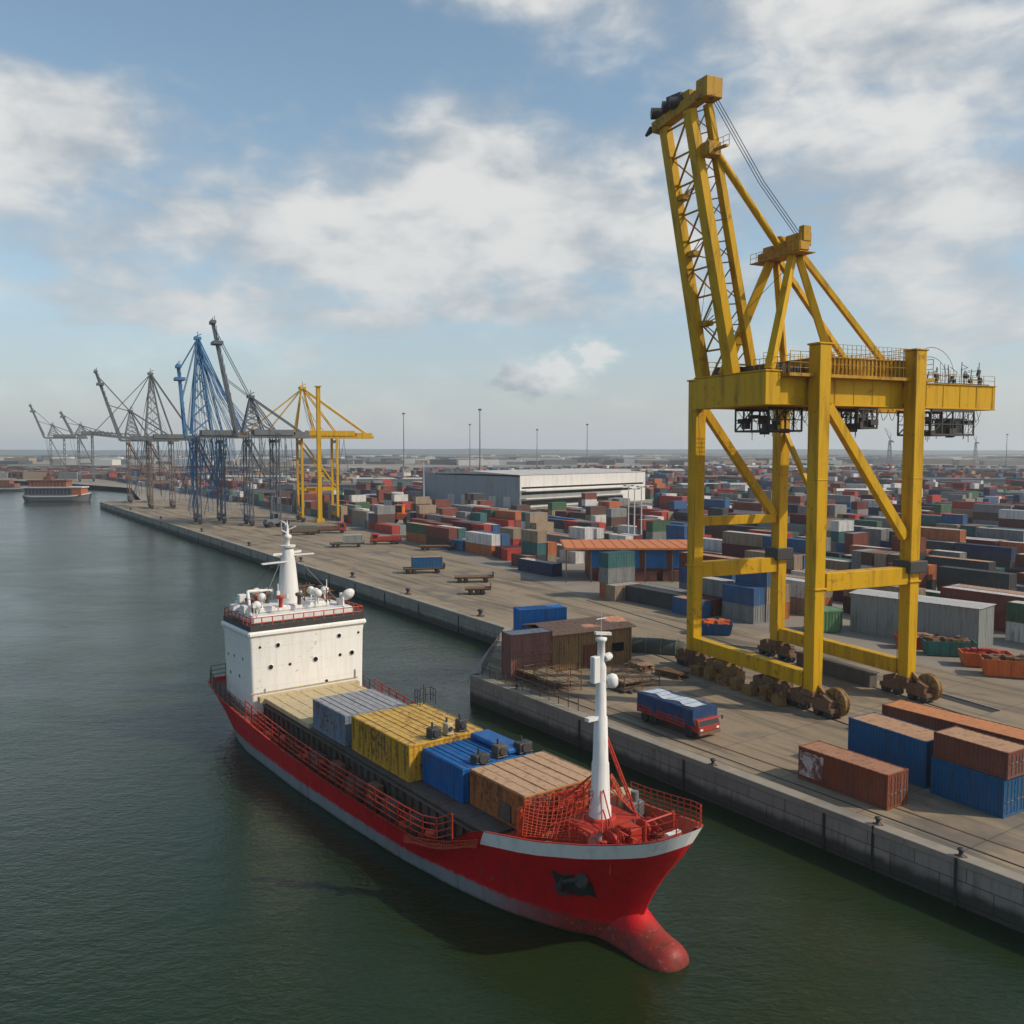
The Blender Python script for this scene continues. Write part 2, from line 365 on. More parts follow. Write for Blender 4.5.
def quay_wall(label, pts, inset=.0):
    """concrete face with a coping along it; local X runs along the first leg"""
    root = thing('quay_wall', label, 'quay wall', pts[0])
    d0 = pts[1]-pts[0]
    wl = MB(); cp = MB(); run = 0
    for p, q in zip(pts[:-1], pts[1:]):
        d = (q-p); L = d.length; d.normalize(); nrm = Vector((d.y, -d.x, 0))   # faces the water: to the right of the walk reversed
        sgn = 1
        a = p-pts[0]; e = q-pts[0]
        vs = [(a.x, a.y, -6), (e.x, e.y, -6), (e.x, e.y, -.42), (a.x, a.y, -.42)]
        o_ = nrm*.9
        vs += [(a.x+o_.x, a.y+o_.y, -6), (e.x+o_.x, e.y+o_.y, -6), (e.x+o_.x, e.y+o_.y, -.42), (a.x+o_.x, a.y+o_.y, -.42)]
        wl.add(vs, [(0, 1, 2, 3), (5, 4, 7, 6), (1, 5, 6, 2), (4, 0, 3, 7), (3, 2, 6, 7), (4, 5, 1, 0)])
        mid = (a+e)/2-nrm*.06
        cp.box(mid.x+nrm.x*.45, mid.y+nrm.y*.45, -.135, L-.02, 1.1, .57, math.atan2(d.y, d.x))
    m2 = wl.build('wall_face', MW, root); cp.build('coping', M_COPE, root, bevel=.04)
    return root
def cope():
    m, nt, b = base_mat('coping_concrete'); co = objco(nt)
    f = noise_(nt, co, .8, 6, .65); k = noise_(nt, co, .12, 3)
    c = mixc(nt, f, (.19, .165, .13), (.34, .295, .235)); c = mixc(nt, smooth(nt, k, .5, .75), c, (.16, .145, .125))
    nt.links.new(c, b.inputs['Base Color']); b.inputs['Roughness'].default_value = .88; bump(nt, b, f, .4, .03); return m
M_COPE = cope()
# the wall texture runs along local X: give every wall leg its own object frame
def wall_leg(label, p, q):
    d = q-p; L = d.length; ang = math.atan2(d.y, d.x)
    root = thing('quay_wall', label, 'quay wall', (p.x, p.y, 0), ang)
    b = MB(); b.bb(0, L, -.9, 0.0, -6, -.42); b.build('wall_face', MW, root)
    c = MB(); k = max(1, int(L/6.8)); st = L/k
    for i in range(k): c.bb(i*st+.012, (i+1)*st-.012, -1.05, .07, -.42, .05)
    c.build('coping', M_COPE, root, bevel=.03)
    if L > 60 and p.y < 200:
        f = MB()
        for i in range(1, int(L/13.6)): f.box(i*13.6, .06, -1.6, .16, .12, 2.6)
        f.build('drain_channel', M_DARK, root)
    return root
wall_leg('near concrete quay wall alongside the red ship', Q(-150, 4.4), Q(-60.2, 1.4))['label'] = 'concrete quay wall at the right edge of the picture, below the small bollards'
wall_leg('long pale concrete quay wall running beside the bow of the red ship', Q(-60.2, 1.4), Q(0, 0))
wall_leg('short concrete end wall of the jetty below the stacked brown containers', Q(0, 0), F0)
wall_leg('long far quay wall receding behind the ship to the distant cranes', F0, F1)
wall_leg('short end wall of the far quay beside the ferry', F1, Q(399, 47))

# rails and trenches
def railbar(name, label, cat, pts, w, h, mat, z=.004):
    b = MB()
    for p, q in zip(pts[:-1], pts[1:]):
        b.beam((p.x, p.y, z+h/2), (q.x, q.y, z+h/2), w, h)
    return tag(b.build(name, mat), label, cat)

# hills at the horizon
def hills(name, dist, h0, h1, seed, col):
    m, nt, b = base_mat(name+'_green'); co = objco(nt); f = noise_(nt, co, .004, 6, .6)
    nt.links.new(mixc(nt, f, tuple(x*.7 for x in col), col), b.inputs['Base Color']); b.inputs['Roughness'].default_value = .95
    rnd = random.Random(seed); rows = [[], [], [], []]
    ph = [rnd.uniform(0, 6) for _ in range(5)]
    for i in range(121):
        x = -dist*1.0+dist*2.0*i/120
        h = h0+(h1-h0)*(.5+.22*math.sin(x/dist*5+ph[0])+.15*math.sin(x/dist*13+ph[1])+.1*math.sin(x/dist*31+ph[2])+.05*math.sin(x/dist*70+ph[3]))
        rows[0].append((x, dist, -1)); rows[1].append((x, dist+200, h*.7)); rows[2].append((x, dist+500, h)); rows[3].append((x, dist+1500, -1))
    g = MB(); g.grid(rows); return struct(g.build(name, m))
hills('hills', 5200, 20, 36, 3, (.035, .055, .05))
hills('hills', 3200, 5, 13, 8, (.035, .05, .04))

# ------------------------------------------------------------------ big buildings
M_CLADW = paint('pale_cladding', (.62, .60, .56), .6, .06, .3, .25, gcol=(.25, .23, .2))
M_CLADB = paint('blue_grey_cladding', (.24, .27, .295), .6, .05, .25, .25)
M_ROOFP = paint('pale_roof_sheet', (.48, .47, .45), .65, .1, .35, .2)
def warehouse():
    c = at(520, 508); a = at(417, 502); e = at(645, 500)
    d = Vector((e.x-c.x, e.y-c.y, 0)); L = d.length; ang = math.atan2(d.y, d.x); W = (Vector((a.x, a.y, 0))-Vector((c.x, c.y, 0))).length
    r = thing('warehouse', 'huge pale warehouse with a blue grey side wall and white banded front', 'warehouse', (c.x, c.y, 0), ang)
    H = 13.6
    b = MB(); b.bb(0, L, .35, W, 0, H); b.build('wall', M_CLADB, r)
    f = MB(); f.bb(0.02, L, 0, .34, 0, H+.8)
    for z in (3.8, 7.3): f.bb(.5, L*.8, -3.5, -.02, z, z+.35)
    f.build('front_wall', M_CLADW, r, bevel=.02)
    w_ = MB()
    for z0, z1, x1 in ((8.3, 9.1, L*.98), (5.6, 6.8, L*.86), (1.0, 3.0, L*.8)): w_.bb(1.0, x1, -.05, -.003, z0, z1)
    w_.build('window_band', M_GLASS, r)
    ro = MB(); k = 5
    for i in range(k):
        x0, x1 = L*i/k, L*(i+1)/k; h = H+.8
        ro.add([(x0+.1, -.3, h), (x1-.1, -.3, h), (x1-.1, W*.5, h+1.4), (x0+.1, W*.5, h+1.4), (x0+.1, W+.3, h), (x1-.1, W+.3, h)], [(0, 1, 2, 3), (3, 2, 5, 4), (0, 3, 4), (1, 5, 2), (0, 4, 5, 1)])
    ro.build('roof', M_ROOFP, r)
    v = MB()
    for i in range(12): v.box(L*(i+.5)/12, W*.5, H+2.5, 2.0, 1.6, .8)
    v.build('roof_vent', M_GREYST, r)
    do = MB()
    for i in range(5): lf = MB(); lf.bb(-.06, -.004, 6+i*9.5, 10.5+i*9.5, .05, 4.6); lf.build('loading_door', M_ROOFP, r)
warehouse()

def mast_pole(x, ytop, ybase, label, r=.55):
    p = at(x, ybase); xc, yc, d = view(p)
    h = (ybase-ytop)*d/900
    t = thing('light_mast', label, 'light mast', (p.x, p.y, 0), group='tall masts on the skyline')
    b = MB(); b.lathe([(r*2.2, 0), (r*1.4, h*.12), (r*.9, h*.25), (r*.55, h)], n=8); b.build('pole', M_GREYST, t)
    c = MB(); c.lathe([(r*1.5, h-1.2), (r*2.0, h-.8), (r*2.0, h-.2), (.2, h)], n=10)
    for k in range(6): c.box(2.0*r*math.cos(k*1.047), 2.0*r*math.sin(k*1.047), h-1.4, .9, .9, .7, k*1.047)
    c.build('lamp_head', M_DARK, t)
mast_pole(404, 413, 472, 'tall slim mast standing left of the white warehouse, with sky behind it', .75)
mast_pole(470, 424, 470, 'thin shorter mast just left of the tallest mast behind the warehouse', .6)
mast_pole(480, 409, 476, 'tallest mast on the skyline, directly behind the white warehouse', .75)
mast_pole(537, 429, 470, 'short thin mast behind the warehouse, between two taller masts', .6)
mast_pole(587, 424, 470, 'mast behind the right half of the white warehouse', .65)
mast_pole(1006, 434, 466, 'faint mast on the hazy skyline at the right edge', .7)

def pylon(x, ytop, ybase, label):
    p = at(x, ybase); d = view(p)[2]; h = (ybase-ytop)*d/900
    t = thing('derrick', label, 'crane', (p.x, p.y, 0))
    b = MB()
    for sx, sy in ((-1, -1), (1, -1), (1, 1), (-1, 1)): b.beam((sx*3, sy*3, 0), (sx*.8, sy*.8, h*.7), .6)
    for k in range(5):
        z0, z1 = h*.7*k/5, h*.7*(k+1)/5; a = 3-2.2*k/5; e = 3-2.2*(k+1)/5
        b.beam((-a, -a, z0), (e, -e, z1), .35); b.beam((a, a, z0), (-e, e, z1), .35)
    b.build('tower', M_GREYST, t)
    j = MB(); j.beam((2, 0, h*.66), (-7, 0, h), .9, .9, .4, .4); j.beam((2, 0, h*.7), (5, 0, h*.66), 1.4); j.tube((1.5, 0, h*.85), (-6.5, 0, h*.98), .15, n=4); j.beam((0, 0, h*.7), (1.5, 0, h*.86), .5)
    j.build('jib', M_GREYST, t)
pylon(889, 428, 470, 'faint thin derrick in the haze behind the yellow crane, near its right legs')
pylon(285+690, 432, 466, 'small faint derrick on the hazy skyline right of the yellow crane')

# ------------------------------------------------------------------ ship to shore gantry crane
def lattice(b, p0, p1, q0, q1, n, r, mi=0, jit=0.0, rnd=None):
    """zigzag + rungs between two chords p0-p1 and q0-q1"""
    p0, p1, q0, q1 = map(Vector, (p0, p1, q0, q1))
    for i in range(n):
        a, c = p0.lerp(p1, i/n), p0.lerp(p1, (i+1)/n); d, e = q0.lerp(q1, i/n), q0.lerp(q1, (i+1)/n)
        b.tube(a, d, r, None, 5, mi); b.tube(a, e, r, None, 5, mi)
        if i % 2: b.tube(d, c, r*.8, None, 5, mi)
    b.tube(p1, q1, r, None, 5, mi)
def wheel_bogie(k, m, root, mats, drum=False, rnd=random):
    myel, mdark = mats
    b = MB()
    b.beam((k, m-2.6, 1.35), (k, m+2.6, 1.35), .9, .7)
    for s in (-1, 1):
        b.beam((k, m+s*2.6, 1.5), (k, m+s*1.5, 1.9), .7, .5)
        b.bb(k-.55, k+.55, m+s*1.7-1.25, m+s*1.7+1.25, .62, 1.05)
    b.bb(k-.75, k+.75, m-.75, m+.75, 1.65, 2.25)
    o = b.build('bogie', myel, root, bevel=.04)
    for s in (-1, 1):
        for q in (-.75, .75):
            wb = MB(); y = m+s*1.7+q
            wb.lathe([(.28, -.42), (.45, -.36), (.45, -.18), (.38, -.16), (.38, .16), (.45, .18), (.45, .36), (.28, .42)], (k, y, .47), Matrix.Rotation(R(90), 4, 'Y'), 16)
            wb.build('wheel', mdark, o)
    for s in (-1, 1): x = MB(); x.bb(k+.62, k+1.15, m+s*1.7-.5, m+s*1.7+.5, .55, 1.3); x.tube((k+.8, m+s*1.7, 1.3), (k+.8, m+s*1.7, 1.75), .28, n=10); x.build('drive_motor', mdark, o, bevel=.03)
def cable_drum(k, m, z, r, root, mat, mat2):
    ax = Matrix.Rotation(R(90), 4, 'Y')
    b = MB(); b.lathe([(.2, -.5), (.32, -.48), (.36, -.36), (r*.8, -.34), (r*.98, -.3), (r, -.2), (r*.93, -.12), (r*.93, .12), (r, .2), (r*.98, .3), (r*.8, .34), (.36, .36), (.32, .48), (.2, .5)], (k, m, z), ax, 28)
    o = b.build('cable_drum', mat, root)
    s = MB(); 
    for t in range(8): s.beam((k-.36, m, z), (k-.36, m+math.cos(t*.785)*r*.93, z+math.sin(t*.785)*r*.93), .12)
    for t in range(8): s.beam((k+.36, m, z), (k+.36, m+math.cos(t*.785)*r*.93, z+math.sin(t*.785)*r*.93), .12)
    s.build('drum_spokes', mat2, o)
def railing(b, pts, h=1.1, post=2.0, r=.035, rails=(1.0, .5), n=5, mi=0):
    for p, q in zip(pts[:-1], pts[1:]):
        p, q = Vector(p), Vector(q); L = (q-p).length; k = max(1, round(L/post))
        for i in range(k+1):
            a = p.lerp(q, i/k); b.tube(a, a+Vector((0, 0, h)), r*1.15, None, n, mi)
        for f in rails: b.tube(p+Vector((0, 0, h*f)), q+Vector((0, 0, h*f)), r, None, n, mi)

def big_crane():
    ang = R(25.0); t = thing('gantry_crane', 'tall yellow ship to shore gantry crane with its boom raised, on the near quay', 'gantry crane', (29.15, 85.92, 0), ang)
    G, Lm = 12.6, 19.3
    legs = {'B': (0, 0, 35.3), 'D': (G, 0, 35.3), 'A': (0.2, Lm, 33.2), 'C': (G, Lm, 33.0)}
    for k, m, h in legs.values():
        b = MB(); b.beam((k, m, 2.2), (k, m, h), 1.2, 1.3, 1.45, 1.5)
        b.bb(k-.9, k+.9, m-.85, m+.85, h, h+.18); b.bb(k-.78, k+.78, m-.84, m+.84, 12.0, 12.2); b.bb(k-.72, k+.72, m-.78, m+.78, 22.5, 22.6)
        o = b.build('leg', M_YEL, t, bevel=.05)
        l = MB()                                            # ladder up the leg
        for s in (-.25, .25): l.tube((k+s, m+1.05, 3), (k+s, m+1.05, h-1), .035, n=4)
        for i in range(int((h-4)/.6)): l.tube((k-.25, m+1.05, 3.2+i*.6), (k+.25, m+1.05, 3.2+i*.6), .022, n=4)
        l.build('ladder', M_YELD, o)
        wheel_bogie(k, m, t, (M_RUST, M_DARK))
    for k in (0, G):
        b = MB(); b.beam((k, .85, 3.1), (k, Lm-.85, 3.1), 1.15, 1.5); b.build('sill_beam', M_YEL, t, bevel=.05)
        b = MB(); b.beam((k, .8, 30.9), (k, Lm-.8, 30.9), 1.1, 1.8); b.build('cross_beam', M_YEL, t, bevel=.05)
    for m, zz_ in ((0, 12.7), (Lm, 11.6)):
        b = MB(); b.beam((.85, m, zz_), (G-.85, m, zz_), 1.3, 1.75); b.build('portal_beam', M_YEL, t, bevel=.05)
    b = MB(); b.beam((.9, Lm, 17.2), (G-.85, Lm, 17.2), .9, 1.05); b.build('portal_beam', M_YEL, t, bevel=.04)
    for m, a, e in ((0, (1.0, 29.6), (G-.9, 16.6)), (Lm, (1.0, 30.2), (G-.8, 17.4))):
        b = MB(); b.beam((a[0], m, a[1]), (e[0], m, e[1]), .72, .95); b.build('diagonal_brace', M_YEL, t, bevel=.03)
    for m in (0, Lm):
        b = MB(); b.bb(G-1.2, G+1.3, m-1.15, m+1.15, 13.0 if m == 0 else 12.2, 14.2 if m == 0 else 13.6); b.build('brace_joint', M_DARK, t, bevel=.06)
    b = MB(); b.beam((G, Lm-.6, 27.5), (G, Lm-7, 17.8), .5); b.build('diagonal_brace', M_YEL, t)
    # girders
    for m, k1 in ((1.9, 25.9), (10.6, 24.6)):
        b = MB(); b.bb(-5.2, k1, m-.85, m+.85, 29.75, 32.2)
        for i in range(13): b.bb(-4.6+i*2.5, -4.52+i*2.5, m-.9, m+.9, 29.85, 32.1)
        b.bb(-5.2, k1, m-1.0, m+1.0, 32.2, 32.28); b.bb(-5.2, k1, m-1.0, m+1.0, 29.67, 29.75)
        b.build('girder', M_YEL, t, bevel=.02)
    b = MB(); b.bb(-6.0, -4.2, .6, 11.4, 29.6, 32.7); b.bb(-6.1, -4.1, .5, 11.5, 32.7, 32.85); b.build('girder_cross_beam', M_YEL, t, bevel=.05)
    for k in (4.0, 13.7, 24.6): b = MB(); b.bb(k-.5, k+.5, 2.76, 9.74, 30.1, 31.9); b.build('girder_cross_beam', M_YEL, t, bevel=.05)
    # machinery house with ribbed sides on top of the girders
    b = MB(); b.bb(-3.8, 15.2, -.15, 12.3, 32.3, 32.6); b.bb(15.2, 20, 4, 12, 32.3, 32.5)
    b.build('platform', M_YELD, t)
    b = MB(); b.bb(1.6, 12.6, 1.1, 9.6, 32.62, 34.3); b.bb(1.4, 12.8, .9, 9.8, 34.3, 34.42)
    i = 1.7
    while i < 12.6: b.bb(i, i+.16, .98, 1.1, 32.65, 34.28); b.bb(i, i+.16, 9.6, 9.72, 32.65, 34.28); i += .5
    b.build('machinery_house', M_YELD, t)
    b = MB(); b.bb(-3.4, .9, 3.0, 8.4, 32.62, 33.7); i = -3.3
    while i < .9: b.bb(i, i+.14, 2.9, 3.0, 32.65, 33.7); i += .4
    b.tube((-3.2, 11.3, 33.3), (-1.2, 11.3, 33.3), .75, n=14); b.tube((-3.2, 9.4, 33.4), (-1.6, 9.4, 33.4), .6, n=14)
    b.build('winch', M_DARK, t)
    b = MB()
    railing(b, [(-3.7, -.05, 32.6), (-1.2, -.05, 32.6)], 2.0, 1.0, .035, (1, .75, .5, .25))
    railing(b, [(1.2, -.05, 32.6), (G-1.2, -.05, 32.6)], 1.9, .55, .03, (1, .5))
    railing(b, [(15.1, 0, 32.6), (15.1, 12.2, 32.6), (-3.7, 12.2, 32.6)], 2.0, 1.0, .035, (1, .75, .5, .25))
    railing(b, [(-3.7, -.05, 32.6), (-3.7, 5.0, 32.6)], 1.6, .8, .035, (1, .66, .33))
    railing(b, [(1.5, 1.0, 34.42), (12.7, 1.0, 34.42), (12.7, 9.7, 34.42), (1.5, 9.7, 34.42)], 1.2, .6, .025, (1, .66, .33))
    for m in (1.1, 2.7): railing(b, [(15.4, m, 32.28), (25.8, m, 32.28)], 1.0, 1.6, .025, (1, .5))
    b.build('railing', M_YELD, t)
    b = MB()
    rq = random.Random(12)
    for _ in range(34):
        k = rq.uniform(15.6, 25.2); m = rq.uniform(1.2, 2.8); h = rq.uniform(.5, 2.6)*(1 if k > 18.5 else .7)
        b.tube((k, m, 32.28), (k+rq.uniform(-.3, .3), m, 32.28+h), rq.uniform(.025, .06), n=4)
        if rq.random() < .6: b.tube((k, m, 32.28+h*.9), (k+rq.uniform(-1.6, 1.6), m+rq.uniform(-.5, .5), 32.28+h*rq.uniform(.4, 1.1)), .03, n=4)
        if rq.random() < .3: b.box(k, m, 32.28+h*.6, .3, .25, .4)
    for q0, q1, hh in ((14.6, 21.4, 3.2), (15.2, 20.2, 2.2)):
        for i in range(14): a0 = i/14*math.pi; a1 = (i+1)/14*math.pi; c_, r_ = (q0+q1)/2, (q1-q0)/2; b.tube((c_-r_*math.cos(a0), 2.6, 33.0+hh*math.sin(a0)), (c_-r_*math.cos(a1), 2.6, 33.0+hh*math.sin(a1)), .03, n=4, cap=False)
    b.bb(17.4, 25.2, 1.3, 2.7, 32.29, 32.42)
    b.build('cable_guide', M_DARK, t)
    # trolleys and hanging gear under the girder
    rnd = random.Random(5)
    for (k0, k1, m0, m1, z0) in ((-2.6, 1.6, 4.0, 9.0, 27.3), (6.2, 8.8, 1.2, 4.0, 27.6), (16.2, 22.6, 1.0, 5.2, 27.0)):
        b = MB()
        for m in (m0, m1):
            b.beam((k0, m, 29.5), (k1, m, 29.5), .25); b.beam((k0, m, z0), (k1, m, z0), .2); b.beam((k0, m, z0+1.1), (k1, m, z0+1.1), .1)
            k = k0
            while k <= k1+.01: b.beam((k, m, 29.6), (k, m, z0), .14); k += (k1-k0)/4
            b.beam((k0, m, z0), (k0+(k1-k0)/2, m, 29.5), .1)
        for k in (k0, k1): b.beam((k, m0, z0), (k, m1, z0), .18)
        for _ in range(12):
            k = rnd.uniform(k0, k1); m = rnd.uniform(m0, m1); z = rnd.uniform(z0, 28.8); b.box(k, m, z, rnd.uniform(.3, 1.1), rnd.uniform(.3, .8), rnd.uniform(.3, .9))
        for _ in range(26):
            k = rnd.uniform(k0-1, k1+1); m = rnd.uniform(m0, m1); q_ = [(k+rnd.uniform(-.9, .9)*j, m+rnd.uniform(-.3, .3), 29.6-(29.6-z0)*rnd.uniform(.1, .55)*j) for j in range(3)]; b.path(q_, .03, 4)
        for _ in range(9):
            k = rnd.uniform(k0, k1); m = rnd.uniform(m0, m1); b.tube((k, m, 29.6), (k+rnd.uniform(-.3, .3), m, z0-rnd.uniform(.1, 1.0)), .04, n=4)
        b.build('trolley', M_DARK, t)
    b = MB(); b.bb(19.8, 22.0, 1.6, 3.6, 26.9, 28.6); b.bb(19.6, 22.2, 1.4, 3.8, 28.6, 28.75)
    o = b.build('operator_cab', M_GREYST, t, bevel=.05)
    b = MB(); b.bb(19.95, 21.85, 1.53, 1.597, 27.3, 28.4); b.bb(22.003, 22.06, 1.75, 3.45, 27.3, 28.4); b.build('window', M_GLASS, o)
    b = MB()                                             # festoon cable loops
    for s0, s1, m in ((-4, 6, 3.2), (9, 16, 3.2), (22, 26.5, 3.2), (2, 13, 9.4)):
        n_ = int((s1-s0)/1.1)
        for i in range(n_):
            a = s0+(s1-s0)*i/n_; e = s0+(s1-s0)*(i+1)/n_; pts = [(a+(e-a)*j/6, m, 29.6-(.9+.5*rnd.random())*math.sin(math.pi*j/6)) for j in range(7)]; b.path(pts, .035, 4)
        b.build('festoon_cable', M_DARK, t); b = MB()
    # raised boom: hinge at k=-4, leaning out over the water
    hk, hz = -4.2, 32.9; tk, tz = -10.2, 57.3
    b = MB(); b.beam((hk, 11.6, hz-3), (tk, 11.1, tz), 1.0, 1.35, .85, 1.1)
    b.beam((hk, 7.5, hz-.5), (tk, 7.1, tz+.4), 1.0, 1.45, .9, 1.1); b.beam((hk+1.9, 6.7, hz-.4), (tk+1.5, 6.3, tz+.9), .75, .9, .65, .8)
    o = b.build('boom', M_YEL, t, bevel=.04)
    b = MB(); lattice(b, (hk, 11.1, hz), (tk, 10.7, tz-.5), (hk, 8.1, hz), (tk, 7.7, tz-.5), 9, .11)
    rn = random.Random(3)
    for f in (.22, .5, .72):
        c = Vector((hk+(tk-hk)*f, 10.6, hz+(tz-hz)*f))
        for _ in range(7): b.tube(c, c+Vector((rn.uniform(-.4, .9), rn.uniform(-3.0, -.5), rn.uniform(-1.4, 1.8))), .06, n=4)
        b.box(c.x, c.y-.3, c.z, .9, 1.1, .5)
    b.build('lattice', M_YELD, o)
    for i in range(9):
        f0, f1 = i/9, (i+1)/9
    b = MB(); lattice(b, (hk+.1, 7.5, hz+1), (tk+.1, 7.1, tz), (hk+1.9, 6.7, hz+1), (tk+1.5, 6.3, tz+.5), 12, .07); b.build('lattice', M_YELD, o)
    b = MB()                                             # boom head: sheave block
    b.beam((tk-.3, 12.4, tz+.2), (tk+.7, 5.4, tz+1.6), 1.1, 1.1); b.box(tk+1.1, 5.6, tz+1.9, 1.9, 1.7, 1.9); b.box(tk+.7, 8.2, tz+1.9, 1.2, 1.5, 1.2)
    b.box(tk+1.9, 5.9, tz+2.6, 1.2, 1.2, .9); b.box(tk+1.7, 6.0, tz-3.4, 1.5, 1.3, 1.3)
    b.build('boom_head', M_YELD, o, bevel=.08)
    b = MB()
    for m in (9.2, 10.4, 12.3): b.tube((tk-.9+.0, m, tz+1.6), (tk+.4, m-.6, tz+1.6), .55, n=14)
    b.tube((tk-.6, 12.6, tz+.2), (tk-.6, 13.6, tz-.1), .35, .15, n=10); b.beam((tk+.2, 8.6, tz+2.3), (tk+.1, 10.8, tz+2.5), .55)
    b.build('sheave', M_DARK, o)
    b = MB(); b.beam((tk+1.9, 3.8, tz-3.6), (tk+1.6, 7.6, tz-3.5), .35, .2); railing(b, [(tk+2.2, 3.9, tz-3.5), (tk+2.2, 7.5, tz-3.4)], 1.0, .9, .03); b.build('maintenance_platform', M_YELD, o)
    # apex frame
    ak, az_ = .6, 44.9
    for m in (2.4, 9.4):
        mm = 4.4 if m < 5 else 7.6
        b = MB(); b.beam((-4.0, m, 33.0), (ak-.3, mm, az_-.5), .72, .95, .65, .8); b.build('apex_leg', M_YEL, t, bevel=.03)
        b = MB(); b.beam((4.2, m, 33.0), (ak+.5, mm, az_-.5), .62, .72, .55, .65); b.build('apex_leg', M_YEL, t, bevel=.03)
        b = MB(); b.beam((ak+.9, mm, az_-.3), (11.6 if m < 5 else 14.2, m, 33.6), .5, .55); b.build('back_stay', M_YEL, t, bevel=.02)
    b = MB(); b.beam((ak, 3.0, az_+.35), (ak, 9.2, az_+.1), 1.2, .9); b.box(ak+.25, 4.2, az_+1.0, 1.4, 2.2, 1.2); b.box(ak+.25, 3.3, az_+1.5, 1.0, .7, 1.5); b.box(ak+.1, 7.9, az_+.7, 1.1, 1.4, .8); b.lathe([(.3, -.5), (.75, -.45), (.75, .45), (.3, .5)], (ak, 6.3, az_+1.1), Matrix.Rotation(R(90), 4, 'Y'), 18)
    b.build('apex_beam', M_YELD, t, bevel=.06)
    b = MB(); b.bb(ak-1.0, ak+1.0, 2.6, 9.9, az_-.38, az_-.3); railing(b, [(ak-1.0, 2.7, az_-.3), (ak-1.0, 9.8, az_-.3)], .9, .9, .025, (1, .5)); b.build('apex_platform', M_YELD, t)
    b = MB(); b.tube((tk+2.0, 6.0, tz-3.2), (ak-.4, 6.0, az_+.5), .36, n=8); b.build('boom_stay', M_YEL, t)
    b = MB()
    for dm in (.0, .35, .7): b.path([(tk+1.8, 5.3+dm, tz+1.2), (-3.2, 4.6+dm, 51.2), (ak+.5, 4.0+dm, az_+1.5)], .045, 4)
    b.path([(ak+.5, 4.0, az_-.2), (ak-2.5, 6.5, az_-4.2), (ak-4.4, 8, az_-6.8)], .03, 4)
    b.path([(hk-.2, 11.9, hz+10), (hk-1.1, 12.0, hz+3), (hk-.6, 12.0, hz-9)], .03, 4)
    b.build('hoist_rope', M_CABLE, t)
    # cable drums at the feet, storage along the sill
    cable_drum(1.0, -2.2, 1.42, 1.4, t, M_DRUM, M_RUST); cable_drum(G+1.0, -2.0, 1.42, 1.4, t, M_DRUM, M_RUST)
    b = MB(); b.beam((.35, -2.2, 1.42), (.2, -.5, 2.7), .35); b.build('drum_bracket', M_DRUM, t); b = MB(); b.beam((G+.35, -2.0, 1.42), (G+.2, -.5, 2.7), .35); b.build('drum_bracket', M_DRUM, t)
    rn = random.Random(9)
    wheel_bogie(0, 5.6, t, (M_RUST, M_DARK)); wheel_bogie(0.2, Lm-5.6, t, (M_DRUM, M_DARK))
    b = MB()
    for k_, m, w_, l_, h_ in ((-1.3, 3.2, .9, 1.3, 1.0), (-1.2, 5.2, 1.0, 1.0, 1.3), (-1.4, 7.6, .9, 1.6, .8), (-1.2, 9.7, 1.2, 1.0, 1.1), (-1.3, 12.0, .8, 1.7, .9), (-1.2, 14.4, 1.0, 1.1, 1.2), (-1.3, 16.6, .9, 1.3, .9)):
        b.box(k_, m, h_/2+.02, w_, l_, h_); b.box(k_, m, h_+.06, w_+.12, l_+.12, .08); b.tube((k_, m-l_*.3, h_+.1), (k_, m-l_*.3, h_+.5), .16, n=8); b.tube((k_-.2, m+l_*.5, .5), (k_-.1, m+2.0, .5), .07, n=5)
    b.build('drive_cabinet', M_DRUM, t, bevel=.04)
    b = MB(); b.bb(G-.6, G+.5, 4.2, Lm-4, .05, 1.5); b.bb(G-.75, G+.65, 4.0, Lm-3.8, 1.5, 1.6); b.build('cable_box', M_HOLD, t, bevel=.03)
    # rails it stands on
    e1 = Vector((-math.sin(ang), math.cos(ang), 0)); e2 = Vector((math.cos(ang), math.sin(ang), 0)); B = Vector((29.15, 85.92, 0))
    railbar('crane_rail', 'dark crane rail in the quay under the waterside legs of the big yellow crane', 'rail', [B-e1*58, B+e1*42], .22, .05, M_DARK)
    railbar('crane_rail', 'dark crane rail in the quay under the landside legs of the big yellow crane', 'rail', [B+e2*G-e1*60, B+e2*G+e1*66], .22, .05, M_DARK)
    for a, e in ((B+e2*16.2-e1*7.5, B+e2*16.2+e1*1.6), (B+e2*15.6+e1*21, B+e2*9.6+e1*30)):
        d = (e-a).normalized(); nn = Vector((-d.y, d.x, 0)); gg = MB(); q = [a-nn*.65, e-nn*.65, e+nn*.65, a+nn*.65]
        gg.add([(v_.x, v_.y, .009) for v_ in q], [(0, 1, 2, 3)]); o = gg.build('trench_shade_sheet', M_RUBBER); struct(o)  # flat dark sheet on the apron; the slot's shade is put into its colour
        k = MB(); k.beam((a-nn*.75).to_tuple()[:2]+(.06,), (e-nn*.75).to_tuple()[:2]+(.06,), .18, .1); struct(k.build('trench_kerb', M_COPE))
big_crane()
railbar('rail_track', 'thin rusty track along the quay edge below the parked brown container', 'rail', [Q(-70, 5.8), Q(-8, 4.4)], .16, .04, M_RUST)
railbar('rail_track', 'thin rusty track between the quay edge and the tarpaulin covered truck', 'rail', [Q(-70, 3.6), Q(-3, 2.6)], .12, .04, M_DARK)

